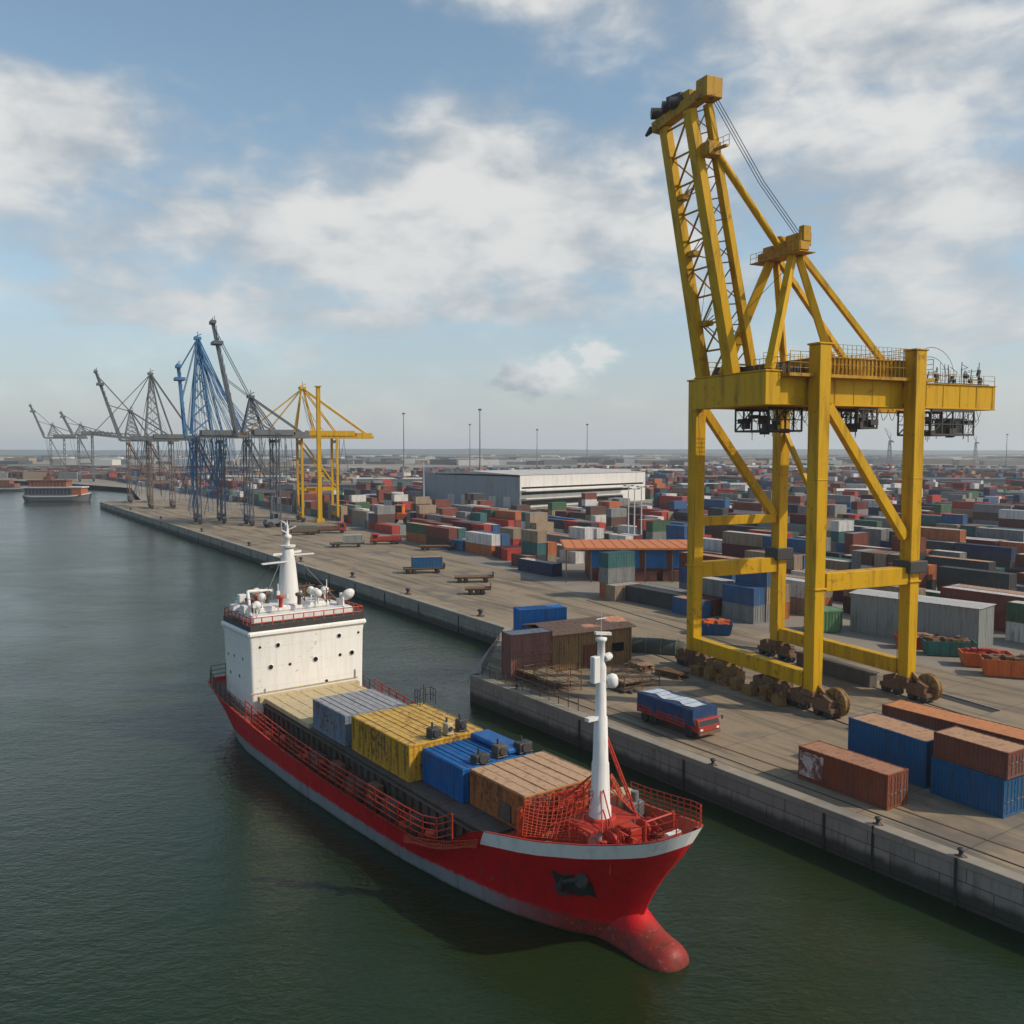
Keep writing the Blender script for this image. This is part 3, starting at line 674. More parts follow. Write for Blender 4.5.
# ------------------------------------------------------------------ distant cranes on the far quay
def far_crane(label, x, y, mats, G=12.0, Lm=9.0, apex=46.0, boom=None, boomlen=34.0, back=14.0, latticed=True, cables=0, rz=27.0, legw=1.3, seed=1, extra=0.0):
    mA, mB = mats; mG = M_GRC if latticed else mA; p = at(x, y); rnd = random.Random(seed)
    t = thing('gantry_crane', label, 'gantry crane', (p.x, p.y, 0), R(rz), group='distant cranes along the far quay')
    zg = 30.0
    for k, m in ((0, 0), (G, 0), (0, Lm), (G, Lm)):
        b = MB()
        if latticed:
            h = .6
            for dx, dy in ((-h, -h), (h, -h), (h, h), (-h, h)): b.beam((k+dx, m+dy, 1.6), (k+dx*.7, m+dy*.7, zg+1), .2)
            for i in range(9):
                z0, z1 = 1.6+i*3.2, 1.6+(i+1)*3.2
                for (a, c), (d, e) in (((-h, -h), (h, -h)), ((h, -h), (h, h)), ((h, h), (-h, h)), ((-h, h), (-h, -h))): b.beam((k+a, m+c, z0), (k+d, m+e, z1), .1)
        else: b.beam((k, m, 1.5), (k, m, zg+2 if m else zg+extra), legw, legw, legw)
        o = b.build('leg', mB, t)
        b = MB(); b.bb(k-.6, k+.6, m-1.9, m+1.9, .75, 1.6)
        for q in (-1.2, 0, 1.2): b.tube((k-.3, m+q, .45), (k+.3, m+q, .45), .45, n=10)
        b.build('bogie', M_DARK, t)
    for k in (0, G):
        b = MB(); b.beam((k, .5, 2.6), (k, Lm-.5, 2.6), .9, 1.1); b.beam((k, .5, zg-1.6), (k, Lm-.5, zg-1.6), .8, 1.0); b.build('sill_beam', mB, t)
    for m in (0, Lm):
        b = MB(); b.beam((.6, m, 11.5), (G-.6, m, 11.5), .8, 1.0); b.beam((.6, m, 28), (G-.6, m, 12.5), .5); b.build('portal_beam', mB, t)
    for m in (Lm*.28, Lm*.72):
        b = MB(); b.bb(-3.5, G+back, m-.4, m+.4, zg-.5, zg+.45); b.build('girder', mG, t)
    b = MB(); b.bb(G*.2, G+back*.5, Lm*.2, Lm*.8, zg+.46, zg+2.3); b.bb(G+back*.55, G+back-.5, Lm*.24, Lm*.76, zg+.46, zg+1.6); b.build('machinery_house', mG, t)
    # apex frame
    aw = .6
    b = MB()
    for m in (Lm*.28, Lm*.72):
        s = -1 if m < Lm/2 else 1
        b.beam((-1.5, m, zg+1), (1.0, Lm/2+s*aw, apex), .6, .6, .35, .35); b.beam((5.5, m, zg+1), (1.6, Lm/2+s*aw, apex), .45, .45, .3, .3)
        if latticed:
            for i in range(6):
                f0, f1 = i/6, (i+1)/6
                lp = lambda a, c, f: tuple(a[j]+(c[j]-a[j])*f for j in range(3))
                A0, A1 = (-1.5, m, zg+1), (1.0, Lm/2+s*aw, apex); B0, B1 = (5.5, m, zg+1), (1.6, Lm/2+s*aw, apex)
                b.beam(lp(A0, A1, f0), lp(B0, B1, f1), .22); b.beam(lp(B0, B1, f0), lp(A0, A1, f1), .22)
    b.box(1.3, Lm/2, apex+.3, 2.2, 3.0, .9); b.beam((0.2, Lm/2, apex+.7), (2.6, Lm/2, apex+1.8), .3); b.tube((1.4, Lm/2, apex+.7), (1.4, Lm/2, apex+2.6), .12, n=4)
    b.build('apex_frame', mA, t)
    hk = -3.5; bl = R(boom) if boom is not None else 0
    tip = (hk-boomlen*math.cos(bl), zg+boomlen*math.sin(bl))
    b = MB()
    for m in (Lm*.3, Lm*.7):
        b.beam((hk, m, zg+.1), (tip[0], Lm/2+(m-Lm/2)*.7, tip[1]), .8, 1.2, .55, .8)
        nz = (-math.sin(bl)*1.8, math.cos(bl)*1.8)
        b.beam((hk+.3, m, zg+1.9), (tip[0]-nz[0]*-.2, Lm/2+(m-Lm/2)*.7, tip[1]+1.0), .35)
        n_ = 12
        for i in range(n_):
            f0, f1 = i/n_, (i+1)/n_
            a = (hk+(tip[0]-hk)*f0, m, zg+.1+(tip[1]-zg)*f0); c = (hk+.3+(tip[0]-hk)*f1, m, zg+1.9+(tip[1]-zg)*f1)
            b.beam(a, c, .18)
    b.box(tip[0], Lm/2, tip[1], 1.6, Lm*.5, 1.0)
    if boom and boom > 20: b.box(hk+(tip[0]-hk)*.82, Lm/2, zg+(tip[1]-zg)*.82, 3.2, Lm*.6, 1.0)
    b.build('boom', mA, t)
    b = MB()
    for m in (Lm*.35, Lm*.65):
        b.tube((1.2, m, apex), (hk+(tip[0]-hk)*.92, m, zg+(tip[1]-zg)*.92+.6), .14, n=4)
        b.tube((1.2, m, apex), (hk+(tip[0]-hk)*.5, m, zg+(tip[1]-zg)*.5+.6), .12, n=4)
        b.tube((1.6, m, apex), (G+back-2, m, zg+1), .22, n=4); b.tube((1.6, m, apex), (G+1, m, zg+1), .2, n=4)
    b.build('stay', mA, t)
    if cables:
        b = MB()
        for _ in range(cables):
            f = rnd.random(); k0 = rnd.uniform(-3, G+back*.4); m0 = rnd.uniform(0, Lm); z0 = zg+rnd.uniform(-1, 0)
            k1 = k0+rnd.uniform(-5, 5); z1 = rnd.uniform(2, 22)
            b.path([(k0, m0, z0), ((k0*2+k1)/3, m0, z0*.6+z1*.4-1), (k1, m0+rnd.uniform(-2, 2), z1)], rnd.uniform(.05, .11), 4)
        b.build('hanging_cable', mA if cables > 30 else M_CABLE, t); b = MB()
        for _ in range(cables//2):
            z = apex-rnd.uniform(0, 3); k1 = rnd.uniform(-4, G+(14 if cables > 60 else 5))
            b.path([(1.2, Lm/2, z), ((1.2+k1)/2-.4, Lm/2+rnd.uniform(-2, 2), (z+zg)/2-1.5), (k1, rnd.uniform(0, Lm), zg+.6)], rnd.uniform(.04, .09), 4)
        b.build('hanging_cable', mA if cables > 30 else M_CABLE, t)
    return t
M_BLUE = paint('crane_blue', (.045, .165, .34), .55, .2, .3, .5)
M_DKB = flat('dark_crane_steel', (.075, .09, .11), .6, .3, .5)
M_BRN = paint('brown_crane_steel', (.16, .12, .095), .7, .4, .4, .5)
M_GRC = flat('weathered_crane_grey', (.11, .12, .125), .7, .3, .5)
far_crane('far yellow gantry crane with its boom lowered and a tall single column', 303, 522, (M_YEL, M_YEL), 12.5, 8.5, 47, 0, 17, 14, False, 6, 24, .8, 1, 0).scale = (1, 1, 1)
far_crane('bright blue crane with a tall draped lattice tower on the far quay', 200, 524, (M_BLUE, M_DKB), 8, 10, 63.5, 86, 24, 10, True, 120, 27, 1.2, 4)
far_crane('dark grey crane whose long boom leans back highest beside the blue one', 252, 526, (M_DKB, M_DKB), 9, 10, 43, 79.5, 38, 12, True, 34, 27, 1.2, 7)
far_crane('slender grey lattice crane with a pointed peak, left of the blue crane', 152, 509, (M_GRC, M_BRN), 9, 10, 58, 6, 20, 12, True, 20, 27, 1.2, 9)
far_crane('grey crane with a pale steeply leaning boom behind the end of the far quay', 131, 503, (M_GRC, M_BRN), 9, 12, 44, 73, 34, 14, True, 14, 27, 1.2, 12)
far_crane('small faint crane with a leaning jib above the ferry, leftmost of all cranes', 52, 484, (M_GRC, M_GRC), 8, 9, 38, 70, 22, 14, True, 4, 27, 1.2, 15).scale = (1.15,)*3
far_crane('small faint crane with a short jib, second from the left above the ferry', 80, 482, (M_GRC, M_GRC), 8, 9, 36, 66, 15, 12, True, 4, 27, 1.2, 18).scale = (1.25,)*3
# the far yellow crane's lone column
b = MB(); p = at(320, 522); b.beam((0, 0, 1.2), (0, 0, 47.5), 1.5, 1.5, 1.3, 1.3); b.bb(-1.4, 1.4, -1.4, 1.4, .01, 1.2)
b.bb(-1.1, 1.1, -1.1, 1.1, 47.5, 47.8); tag(b.build('column', M_YEL, None, (p.x, p.y, 0), R(24)), 'plain tall yellow column standing beside the far yellow crane', 'column')

# ------------------------------------------------------------------ the red ship (local X runs aft from the bow, Y to starboard, Z up from the water)
SH = R(36.5); SHROT = math.atan2(math.cos(SH), -math.sin(SH))
_b = at(702, 831, 5.0); BOW = Vector((_b.x-.03, _b.y-.75, -3.0))
def sw(a, c, z): return BOW+Vector((-math.sin(SH)*a-math.cos(SH)*c, math.cos(SH)*a-math.sin(SH)*c, z))
def tab(T, x):
    if x <= T[0][0]: return T[0][1]
    for (x0, y0), (x1, y1) in zip(T[:-1], T[1:]):
        if x <= x1:
            f = (x-x0)/(x1-x0); return y0+(y1-y0)*f
    return T[-1][1]
def smtab(T, x, w=.9): return sum(tab(T, x+d*w)*k for d, k in ((-1, .25), (0, .5), (1, .25)))
STEM = [(-1.5, 5.0), (0, 4.5), (.7, 4.1), (1.8, 3.9), (3, 3.35), (4.5, 2.4), (6.3, .95), (8, 0)]
SHEER = [(0, 8.0), (1, 7.5), (4.75, 6.55), (8.5, 5.8), (12.7, 5.25), (14.2, 4.7), (16.0, 3.5), (17.4, 2.85), (19.2, 2.55), (33, 2.55), (40, 2.75), (48.5, 3.3), (55, 3.95), (61.7, 4.75)]
HBD = [(0, 0), (.15, .75), (.5, 1.4), (1.2, 2.05), (2.5, 2.75), (4.75, 3.55), (8.5, 4.55), (12.7, 5.4), (18, 6.15), (23, 6.4), (33, 6.6), (50, 6.9), (57, 7.1), (60.5, 6.7), (61.7, 6.0)]
HBW = [(4.5, 0), (5.2, .75), (8.6, 2.75), (12.5, 4.15), (17, 5.05), (22.6, 5.75), (30, 6.2), (38, 6.5), (50, 6.4), (55, 5.8), (59.2, 4.3)]
def g_s():
    xs = [0, .12, .35, .7, 1.2, 2, 3, 4, 5.2, 6.5, 8, 9.5, 11, 12.7]+[13.4+i*.9 for i in range(8)]+[21+i*2.2 for i in range(13)]+[49.5, 51.5, 53.5, 55.5, 57.5, 59, 60, 60.8, 61.3, 61.7]
    return [x/61.7 for x in xs]
GS = g_s()
def wa(a): return a+max(0, .85*(1-a/11))
def hull_pt(gv, t, side):
    """t 0..1 from the keel line to the sheer"""
    ad = 61.7*gv; top = smtab(SHEER, ad, .5) if ad > .6 else tab(SHEER, ad)
    z = -1.5+t*(top+1.5)
    z_eq = -1.5+t*9.5 if ad < 1e-6 else z
    st = tab(STEM, z*8.0/top if top > 0 and z > 0 else z); en = 59.2+2.5*max(0, min(1, z/4.75))
    a = st+(en-st)*gv; aw = 4.5+(59.2-4.5)*gv
    f = max(0, min(1, z/top))**1.35
    hw = tab(HBW, aw); hd = tab(HBD, ad); hb = hw+(hd-hw)*f
    if z < 0: hb *= 1+.06*z
    return (wa(a), side*hb, z)
TS = [0, .1, .16, .22, .28, .35, .43, .52, .61, .70, .78]
def hull_rows(side):
    rows = []
    for t in TS: rows.append([hull_pt(gv, t, side) for gv in GS])
    for off in (1.02, 1.0, .5, 0.0):
        r_ = []
        for gv in GS:
            ad = 61.7*gv; top = smtab(SHEER, ad, .5) if ad > .6 else tab(SHEER, ad); o_ = off if ad < 13 else off*.35
            r_.append(hull_pt(gv, (top+1.5-o_)/(top+1.5), side))
        rows.append(r_)
    return rows
def hull_mat():
    m, nt, b = base_mat('hull_red'); co = objco(nt); sx = N(nt, 'ShaderNodeSeparateXYZ'); nt.links.new(co, sx.inputs[0])
    f = noise_(nt, co, .5, 5, .6); st = noise_(nt, co, 1.1, 6, .62, .2, (1.6, 1.6, .16)); r1 = noise_(nt, co, 2.4, 8, .7, .3)
    c = mixc(nt, f, (.42, .006, .010), (.54, .012, .015))
    c = mixc(nt, M_(nt, 'MULTIPLY', smooth(nt, st, .47, .74), .55), c, (.15, .014, .012))
    c = mixc(nt, M_(nt, 'MULTIPLY', smooth(nt, r1, .60, .72), .7), c, (.17, .045, .022))
    hb = M_(nt, 'ADD', sx.outputs[2], M_(nt, 'MULTIPLY', M_(nt, 'SUBTRACT', r1, .5), .7))
    boot = M_(nt, 'MAXIMUM', smooth(nt, hb, 1.22, .95), M_(nt, 'MULTIPLY', smooth(nt, sx.outputs[0], 4.6, 3.6), smooth(nt, hb, 2.2, 1.2)))
    grey = mixc(nt, f, (.17, .185, .20), (.28, .29, .30)); grey = mixc(nt, smooth(nt, st, .48, .75), grey, (.14, .12, .10))
    redl = mixc(nt, r1, (.20, .022, .018), (.32, .04, .03)); redl = mixc(nt, smooth(nt, noise_(nt, co, 1.4, 7, .7, .5), .45, .7), redl, (.11, .035, .025)); redl = mixc(nt, M_(nt, 'MULTIPLY', smooth(nt, noise_(nt, co, 3.5, 6, .7), .56, .68), .5), redl, (.36, .20, .17))
    bc = mixc(nt, smooth(nt, sx.outputs[0], 17.0, 7.0), grey, redl)
    c = mixc(nt, boot, c, bc)
    weed = smooth(nt, M_(nt, 'ADD', sx.outputs[2], M_(nt, 'MULTIPLY', r1, .3)), .38, .12)
    c = mixc(nt, M_(nt, 'MULTIPLY', weed, .8), c, (.045, .042, .03))
    nt.links.new(c, b.inputs['Base Color']); b.inputs['Roughness'].default_value = .5; b.inputs['Specular IOR Level'].default_value = .22
    # faint plate seams and hungry-horse dents
    br = N(nt, 'ShaderNodeTexBrick', offset=.5, ins={'Scale': 1.0, 'Mortar Size': .03, 'Mortar Smooth': .6, 'Brick Width': 4.5, 'Row Height': 1.3})
    cb = N(nt, 'ShaderNodeCombineXYZ'); nt.links.new(sx.outputs[0], cb.inputs[0]); nt.links.new(sx.outputs[2], cb.inputs[1]); nt.links.new(cb.outputs[0], br.inputs[0])
    bump(nt, b, M_(nt, 'ADD', M_(nt, 'MULTIPLY', br.outputs['Fac'], -.4), noise_(nt, co, .9, 2)), .6, .07)
    return m
M_HULL = hull_mat(); M_BAND = paint('band_white', (.72, .71, .69), .5, .02, .3, 1.0, gcol=(.33, .31, .29), fade=.05)
ship = thing('cargo_ship', 'red coaster with white deckhouse aft and white foremast, loaded with coloured cargo boxes', 'cargo ship', BOW, SHROT)
hm = MB()
SR, PR = hull_rows(1), hull_rows(-1)
nG = len(GS); i127 = max(i for i, gv in enumerate(GS) if 61.7*gv <= 12.71)
for rows, flip in ((SR, False), (PR, True)):
    o0 = len(hm.v); hm.v += [p for r_ in rows for p in r_]
    for j in range(len(rows)-1):
        for i in range(nG-1):
            q = [o0+j*nG+i, o0+j*nG+i+1, o0+(j+1)*nG+i+1, o0+(j+1)*nG+i]
            hm.f.append(q[::-1] if not flip else q); hm.sm.append(True)
            hm.m.append(1 if (j >= len(TS) and i < i127) else 0)
# transom
hm.add([r_[-1] for r_ in SR]+[r_[-1] for r_ in PR], [(j, j+1, len(SR)+j+1, len(SR)+j) for j in range(len(SR)-1)], 0)
hm.build('hull', [M_HULL, M_BAND], ship)
def deckz(a): return max(tab(SHEER, a)-1.25, 4.55) if a < 13.0 else (1.9 if a < 49.5 else tab(SHEER, a)-.35)
def hbd(a, z=None): return tab(HBD, a)
# inner side of the bulwark with a capping rail
b = MB(); capb = MB()
for s in (1, -1):
  for lo_, hi_ in ((.01, 13.0), (13.0, 99)):
    o_, i_, d_ = [], [], []
    for gv in GS[1:]:
        if not lo_ < 61.7*gv < hi_: continue
        a = 61.7*gv; hb = tab(HBD, a); top = smtab(SHEER, a, .5) if a > .6 else tab(SHEER, a)
        e = .14 if a > 1 else .1
        zd = deckz(a)-.05; q = hull_pt(gv, (zd+1.5)/(top+1.5), 1); o_.append((wa(a)-(.03 if a < 1 else 0), s*(hb+.03), top+.05)); i_.append((wa(a)+(.2 if a < 2 else 0), s*max(.02, hb-e), top+.05)); d_.append((q[0]+(.3 if a < 2 else 0), s*max(.02, q[1]-e-.03), zd))
    b.grid([i_, d_] if s < 0 else [d_, i_], sm=False); capb.grid([o_, i_] if s < 0 else [i_, o_], sm=False)
b.build('bulwark_inside', M_REDORANGE, ship); capb.build('capping_rail', M_RED, ship)
def hb_at(a, z):
    lo, hi = 0.0, 1.0
    for _ in range(24):
        gv = (lo+hi)/2; top = tab(SHEER, 61.7*gv); q = hull_pt(gv, min(1, (z+1.5)/(top+1.5)), 1)
        if q[0] < a: lo = gv
        else: hi = gv
    return q[1]
def deck(name, xs, mat, zf):
    b = MB(); rows = []
    for a in xs:
        y = hb_at(a, zf(a))-.1; x = a; rows.append([(x, -y, zf(a)), (x, -y*.4, zf(a)+.05), (x, y*.4, zf(a)+.05), (x, y, zf(a))])
    b.grid(rows, sm=False); return b.build(name, mat, ship)
deck('forecastle_deck', [1.9, 2.6, 4.75, 6.5, 8.5, 10.5, 12.9], M_REDORANGE, deckz)
deck('main_deck', [12.9, 15, 18, 23, 33, 42, 49.6], M_DECK, lambda a: 1.9)
deck('poop_deck', [49.6, 52, 55, 57, 60.5, 61.5], M_DECK, lambda a: tab(SHEER, a)-.35)
b = MB(); b.add([(12.9, -4.0, 1.9), (12.9, 4.0, 1.9), (12.9, 4.7, 4.6), (12.9, -4.7, 4.6)], [(0, 1, 2, 3)])
b.build('bulkhead', M_REDORANGE, ship); b = MB(); b.add([(49.6, -6.6, 1.9), (49.6, 6.6, 1.9), (49.6, 6.6, 3.1), (49.6, -6.6, 3.1)], [(3, 2, 1, 0)])
b.build('bulkhead', M_REDORANGE, ship)
b = MB(); rows = []
for a, zc, hz2, hy in ((9.5, -.3, 2.2, 2.0), (8.0, -.3, 2.6, 1.75), (6.8, -.3, 2.95, 1.5), (5.8, -.3, 3.0, 1.38), (5.0, -.35, 2.65, 1.36), (4.3, -.4, 2.15, 1.4), (3.6, -.45, 1.8, 1.44), (3.0, -.45, 1.62, 1.44), (2.4, -.4, 1.5, 1.36), (1.95, -.35, 1.28, 1.16), (1.65, -.35, .95, .86), (1.5, -.35, .5, .46), (1.46, -.35, .01, .01)):
    rows.append([(a, hy*math.cos(th), zc+hz2*math.copysign(abs(math.sin(th))**.9, math.sin(th))) for th in [2*math.pi*i/28 for i in range(28)]])
b.grid(rows, close=True)
b.build('bulbous_bow', M_HULL, ship)
def hull_at(a, z):
    best = min(((hull_pt(gv/400, t/60, 1)) for gv in range(0, 120) for t in range(8, 58)), key=lambda p: (p[0]-a)**2+(p[2]-z)**2); return Vector(best)
b = MB(); b.grid([[tuple(hull_at(6.1+i*.42, 2.75+j*.32+.12*math.sin(i*2+j))+Vector((-.02, .045, 0))) for i in range(6)] for j in range(5)]); b.build('anchor_pocket_shade', M_RUBBER, ship)  # dark plate on the hull skin; the recess shade is put into its colour
b = MB(); c = hull_at(7.2, 3.5)+Vector((0, .05, 0))
for da, dz in ((-.9, .3), (-.3, .35), (.3, .3), (.9, .2)): pass
b.tube(c+Vector((-.75, .02, .5)), c+Vector((.75, .1, -.15)), .17, n=8); b.beam(c+Vector((.55, .12, .35)), c+Vector((.9, .10, -.75)), .3, .4); b.beam(c+Vector((.65, .15, .35)), c+Vector((-.15, .22, .72)), .26, .2, .12, .1); b.beam(c+Vector((.85, .1, -.75)), c+Vector((.0, .05, -.72)), .26, .2, .12, .1)
b.lathe([(.42, -.1), (.55, .05), (.4, .16)], c+Vector((-.95, -.05, .55)), Matrix.Rotation(R(-75), 4, 'X'), 14)
b.build('anchor', M_DARK, ship)
# hold coaming and hatch covers
b = MB(); b.bb(12.95, 50.2, -4.55, 4.55, 1.85, 4.55); b.build('hatch_coaming', M_HOLD, ship)
b = MB()
for i in range(34):
    a = 13.8+i*1.1; b.bb(a, a+.09, 4.56, 4.78, 1.95, 4.3); b.bb(a, a+.09, -4.78, -4.56, 1.95, 4.3)
b.bb(13, 50.1, 4.56, 4.9, 4.3, 4.42); b.bb(13, 50.1, -4.9, -4.56, 4.3, 4.42); b.bb(13, 50.1, 4.56, 4.72, 3.1, 3.18)
b.build('coaming_stiffener', M_HOLD, ship)
b = MB()
for i in range(4):
    a0 = 40.0+i*2.55; b.bb(a0, a0+2.5, -4.7, 4.7, 4.57, 4.98)
    for j in range(7): b.bb(a0+.08, a0+2.42, -4.3+j*1.35, -4.22+j*1.35, 4.98, 5.02)
b.build('hatch_cover', M_BEIGE, ship, bevel=.03)
b = MB()
for i in range(9):
    a0 = 13.1+i*2.97; b.bb(a0, a0+2.92, -4.7, 4.7, 4.57, 4.7)
b.build('hatch_cover', M_HOLD, ship)
b = MB(); b.bb(50.0, 50.6, -5.2, 5.2, 4.58, 5.12); b.build('hatch_beam', M_BEIGE, ship)
# side railings in red
def edge(a0, a1, n, s, dz=0, inset=.16):
    return [(wa(a0+(a1-a0)*i/n), s*(hbd(a0+(a1-a0)*i/n)-inset), tab(SHEER, a0+(a1-a0)*i/n)+dz) for i in range(n+1)]
for s in (1, -1):
    b = MB(); pts = edge(15.8, 49.6, 22, s)
    pts = [(x, y, max(z, 2.5)) for x, y, z in pts]
    railing(b, pts, 1.75, 1.2, .05, (1.0, .75, .5, .25), 6); b.build('side_railing', M_RED, ship)
b = MB(); pts = edge(49.6, 61.3, 9, 1)+[(61.4, y, 4.8) for y in (3, 0, -3)]+edge(49.6, 61.3, 9, -1)[::-1]
railing(b, pts, 1.35, 1.3, .038, (1.0, .66, .33), 5); b.build('stern_railing', M_HOLD, ship)
b = MB(); railing(b, edge(.3, 10.5, 12, -1, .04, .1)[::-1], 1.15, .8, .032, (1.0, .75, .5, .25), 5); b.build('bow_railing', M_RED, ship); b = MB(); railing(b, edge(.3, 3.0, 4, 1, .04, .1), .9, .8, .032, (1.0, .5), 5); b.build('bow_railing', M_RED, ship)
rp_ = random.Random(44); b = MB()
for _ in range(26):
    a, c = rp_.uniform(4.5, 11.5), rp_.uniform(-3.2, 3.2); z = 5.2; q1 = Vector((a, c, z)); q2 = q1+Vector((rp_.uniform(-.3, .3), rp_.uniform(-.3, .3), rp_.uniform(.7, 1.9))); b.tube(q1, q2, .05, None, 5); b.tube(q2, q2+Vector((rp_.uniform(-1.6, 1.6), rp_.uniform(-1.4, 1.4), rp_.uniform(-.7, .4))), .045, None, 5); b.build('foredeck_pipe', M_RED, ship); b = MB()
# deck clutter along the side deck
rn = random.Random(4)
b = MB()
for yy, zz_ in ((5.1, 2.3), (5.35, 2.25), (5.0, 2.7)): b.path([(19, yy, zz_), (30, yy+.1, zz_), (48, yy+.2, zz_)], .075, 6)
for i in range(14):
    a = 19+i*2.1; b.tube((a, 4.95, 1.9), (a, 4.95, 3.3), .06, n=6); b.tube((a, 4.95, 3.2), (a, 5.9, 2.0), .05, n=5)
b.build('deck_pipe', M_REDORANGE, ship)
for i in range(11):
    a = 19.0+i*2.75+rn.uniform(-.5, .5); b = MB()
    if i % 3 == 0: b.lathe([(.22, 0), (.22, .9), (.34, .95), (.42, 1.1), (.36, 1.3), (.0, 1.36)], (a, 5.5, 1.93), n=12); b.build('ventilator', M_REDORANGE, ship)
    elif i % 3 == 1: b.bb(a, a+1.1, 5.15, 5.9, 1.95, 2.6); b.bb(a-.05, a+1.15, 5.1, 5.95, 2.6, 2.66); b.build('deck_locker', M_REDORANGE, ship, bevel=.03)
    else: b.bb(a, a+.9, 5.2, 5.8, 1.95, 2.1); b.tube((a+.2, 5.5, 2.1), (a+.2, 5.5, 2.75), .17, n=10); b.tube((a+.7, 5.5, 2.1), (a+.7, 5.5, 2.75), .17, n=10); b.build('bollard', M_HOLD, ship)
for a, h_, l_ in ((23.5, 1.5, 1.6), (26.2, 1.9, 1.2), (28.6, 1.3, 2.2), (32.4, 1.7, 1.4), (36.0, 1.4, 1.8), (20.6, 1.4, 1.0)):
    b = MB(); b.bb(a, a+l_, 4.95, 5.75, 1.93, 1.93+h_); b.bb(a-.05, a+l_+.05, 4.92, 5.8, 1.93+h_, 1.99+h_); b.bb(a+.1, a+.2, 5.75, 5.79, 2.0, 1.9+h_); b.bb(a+l_-.2, a+l_-.1, 5.75, 5.79, 2.0, 1.9+h_); b.build('deck_locker', M_HOLD if h_ < 1.6 else M_RUST, ship, bevel=.03)
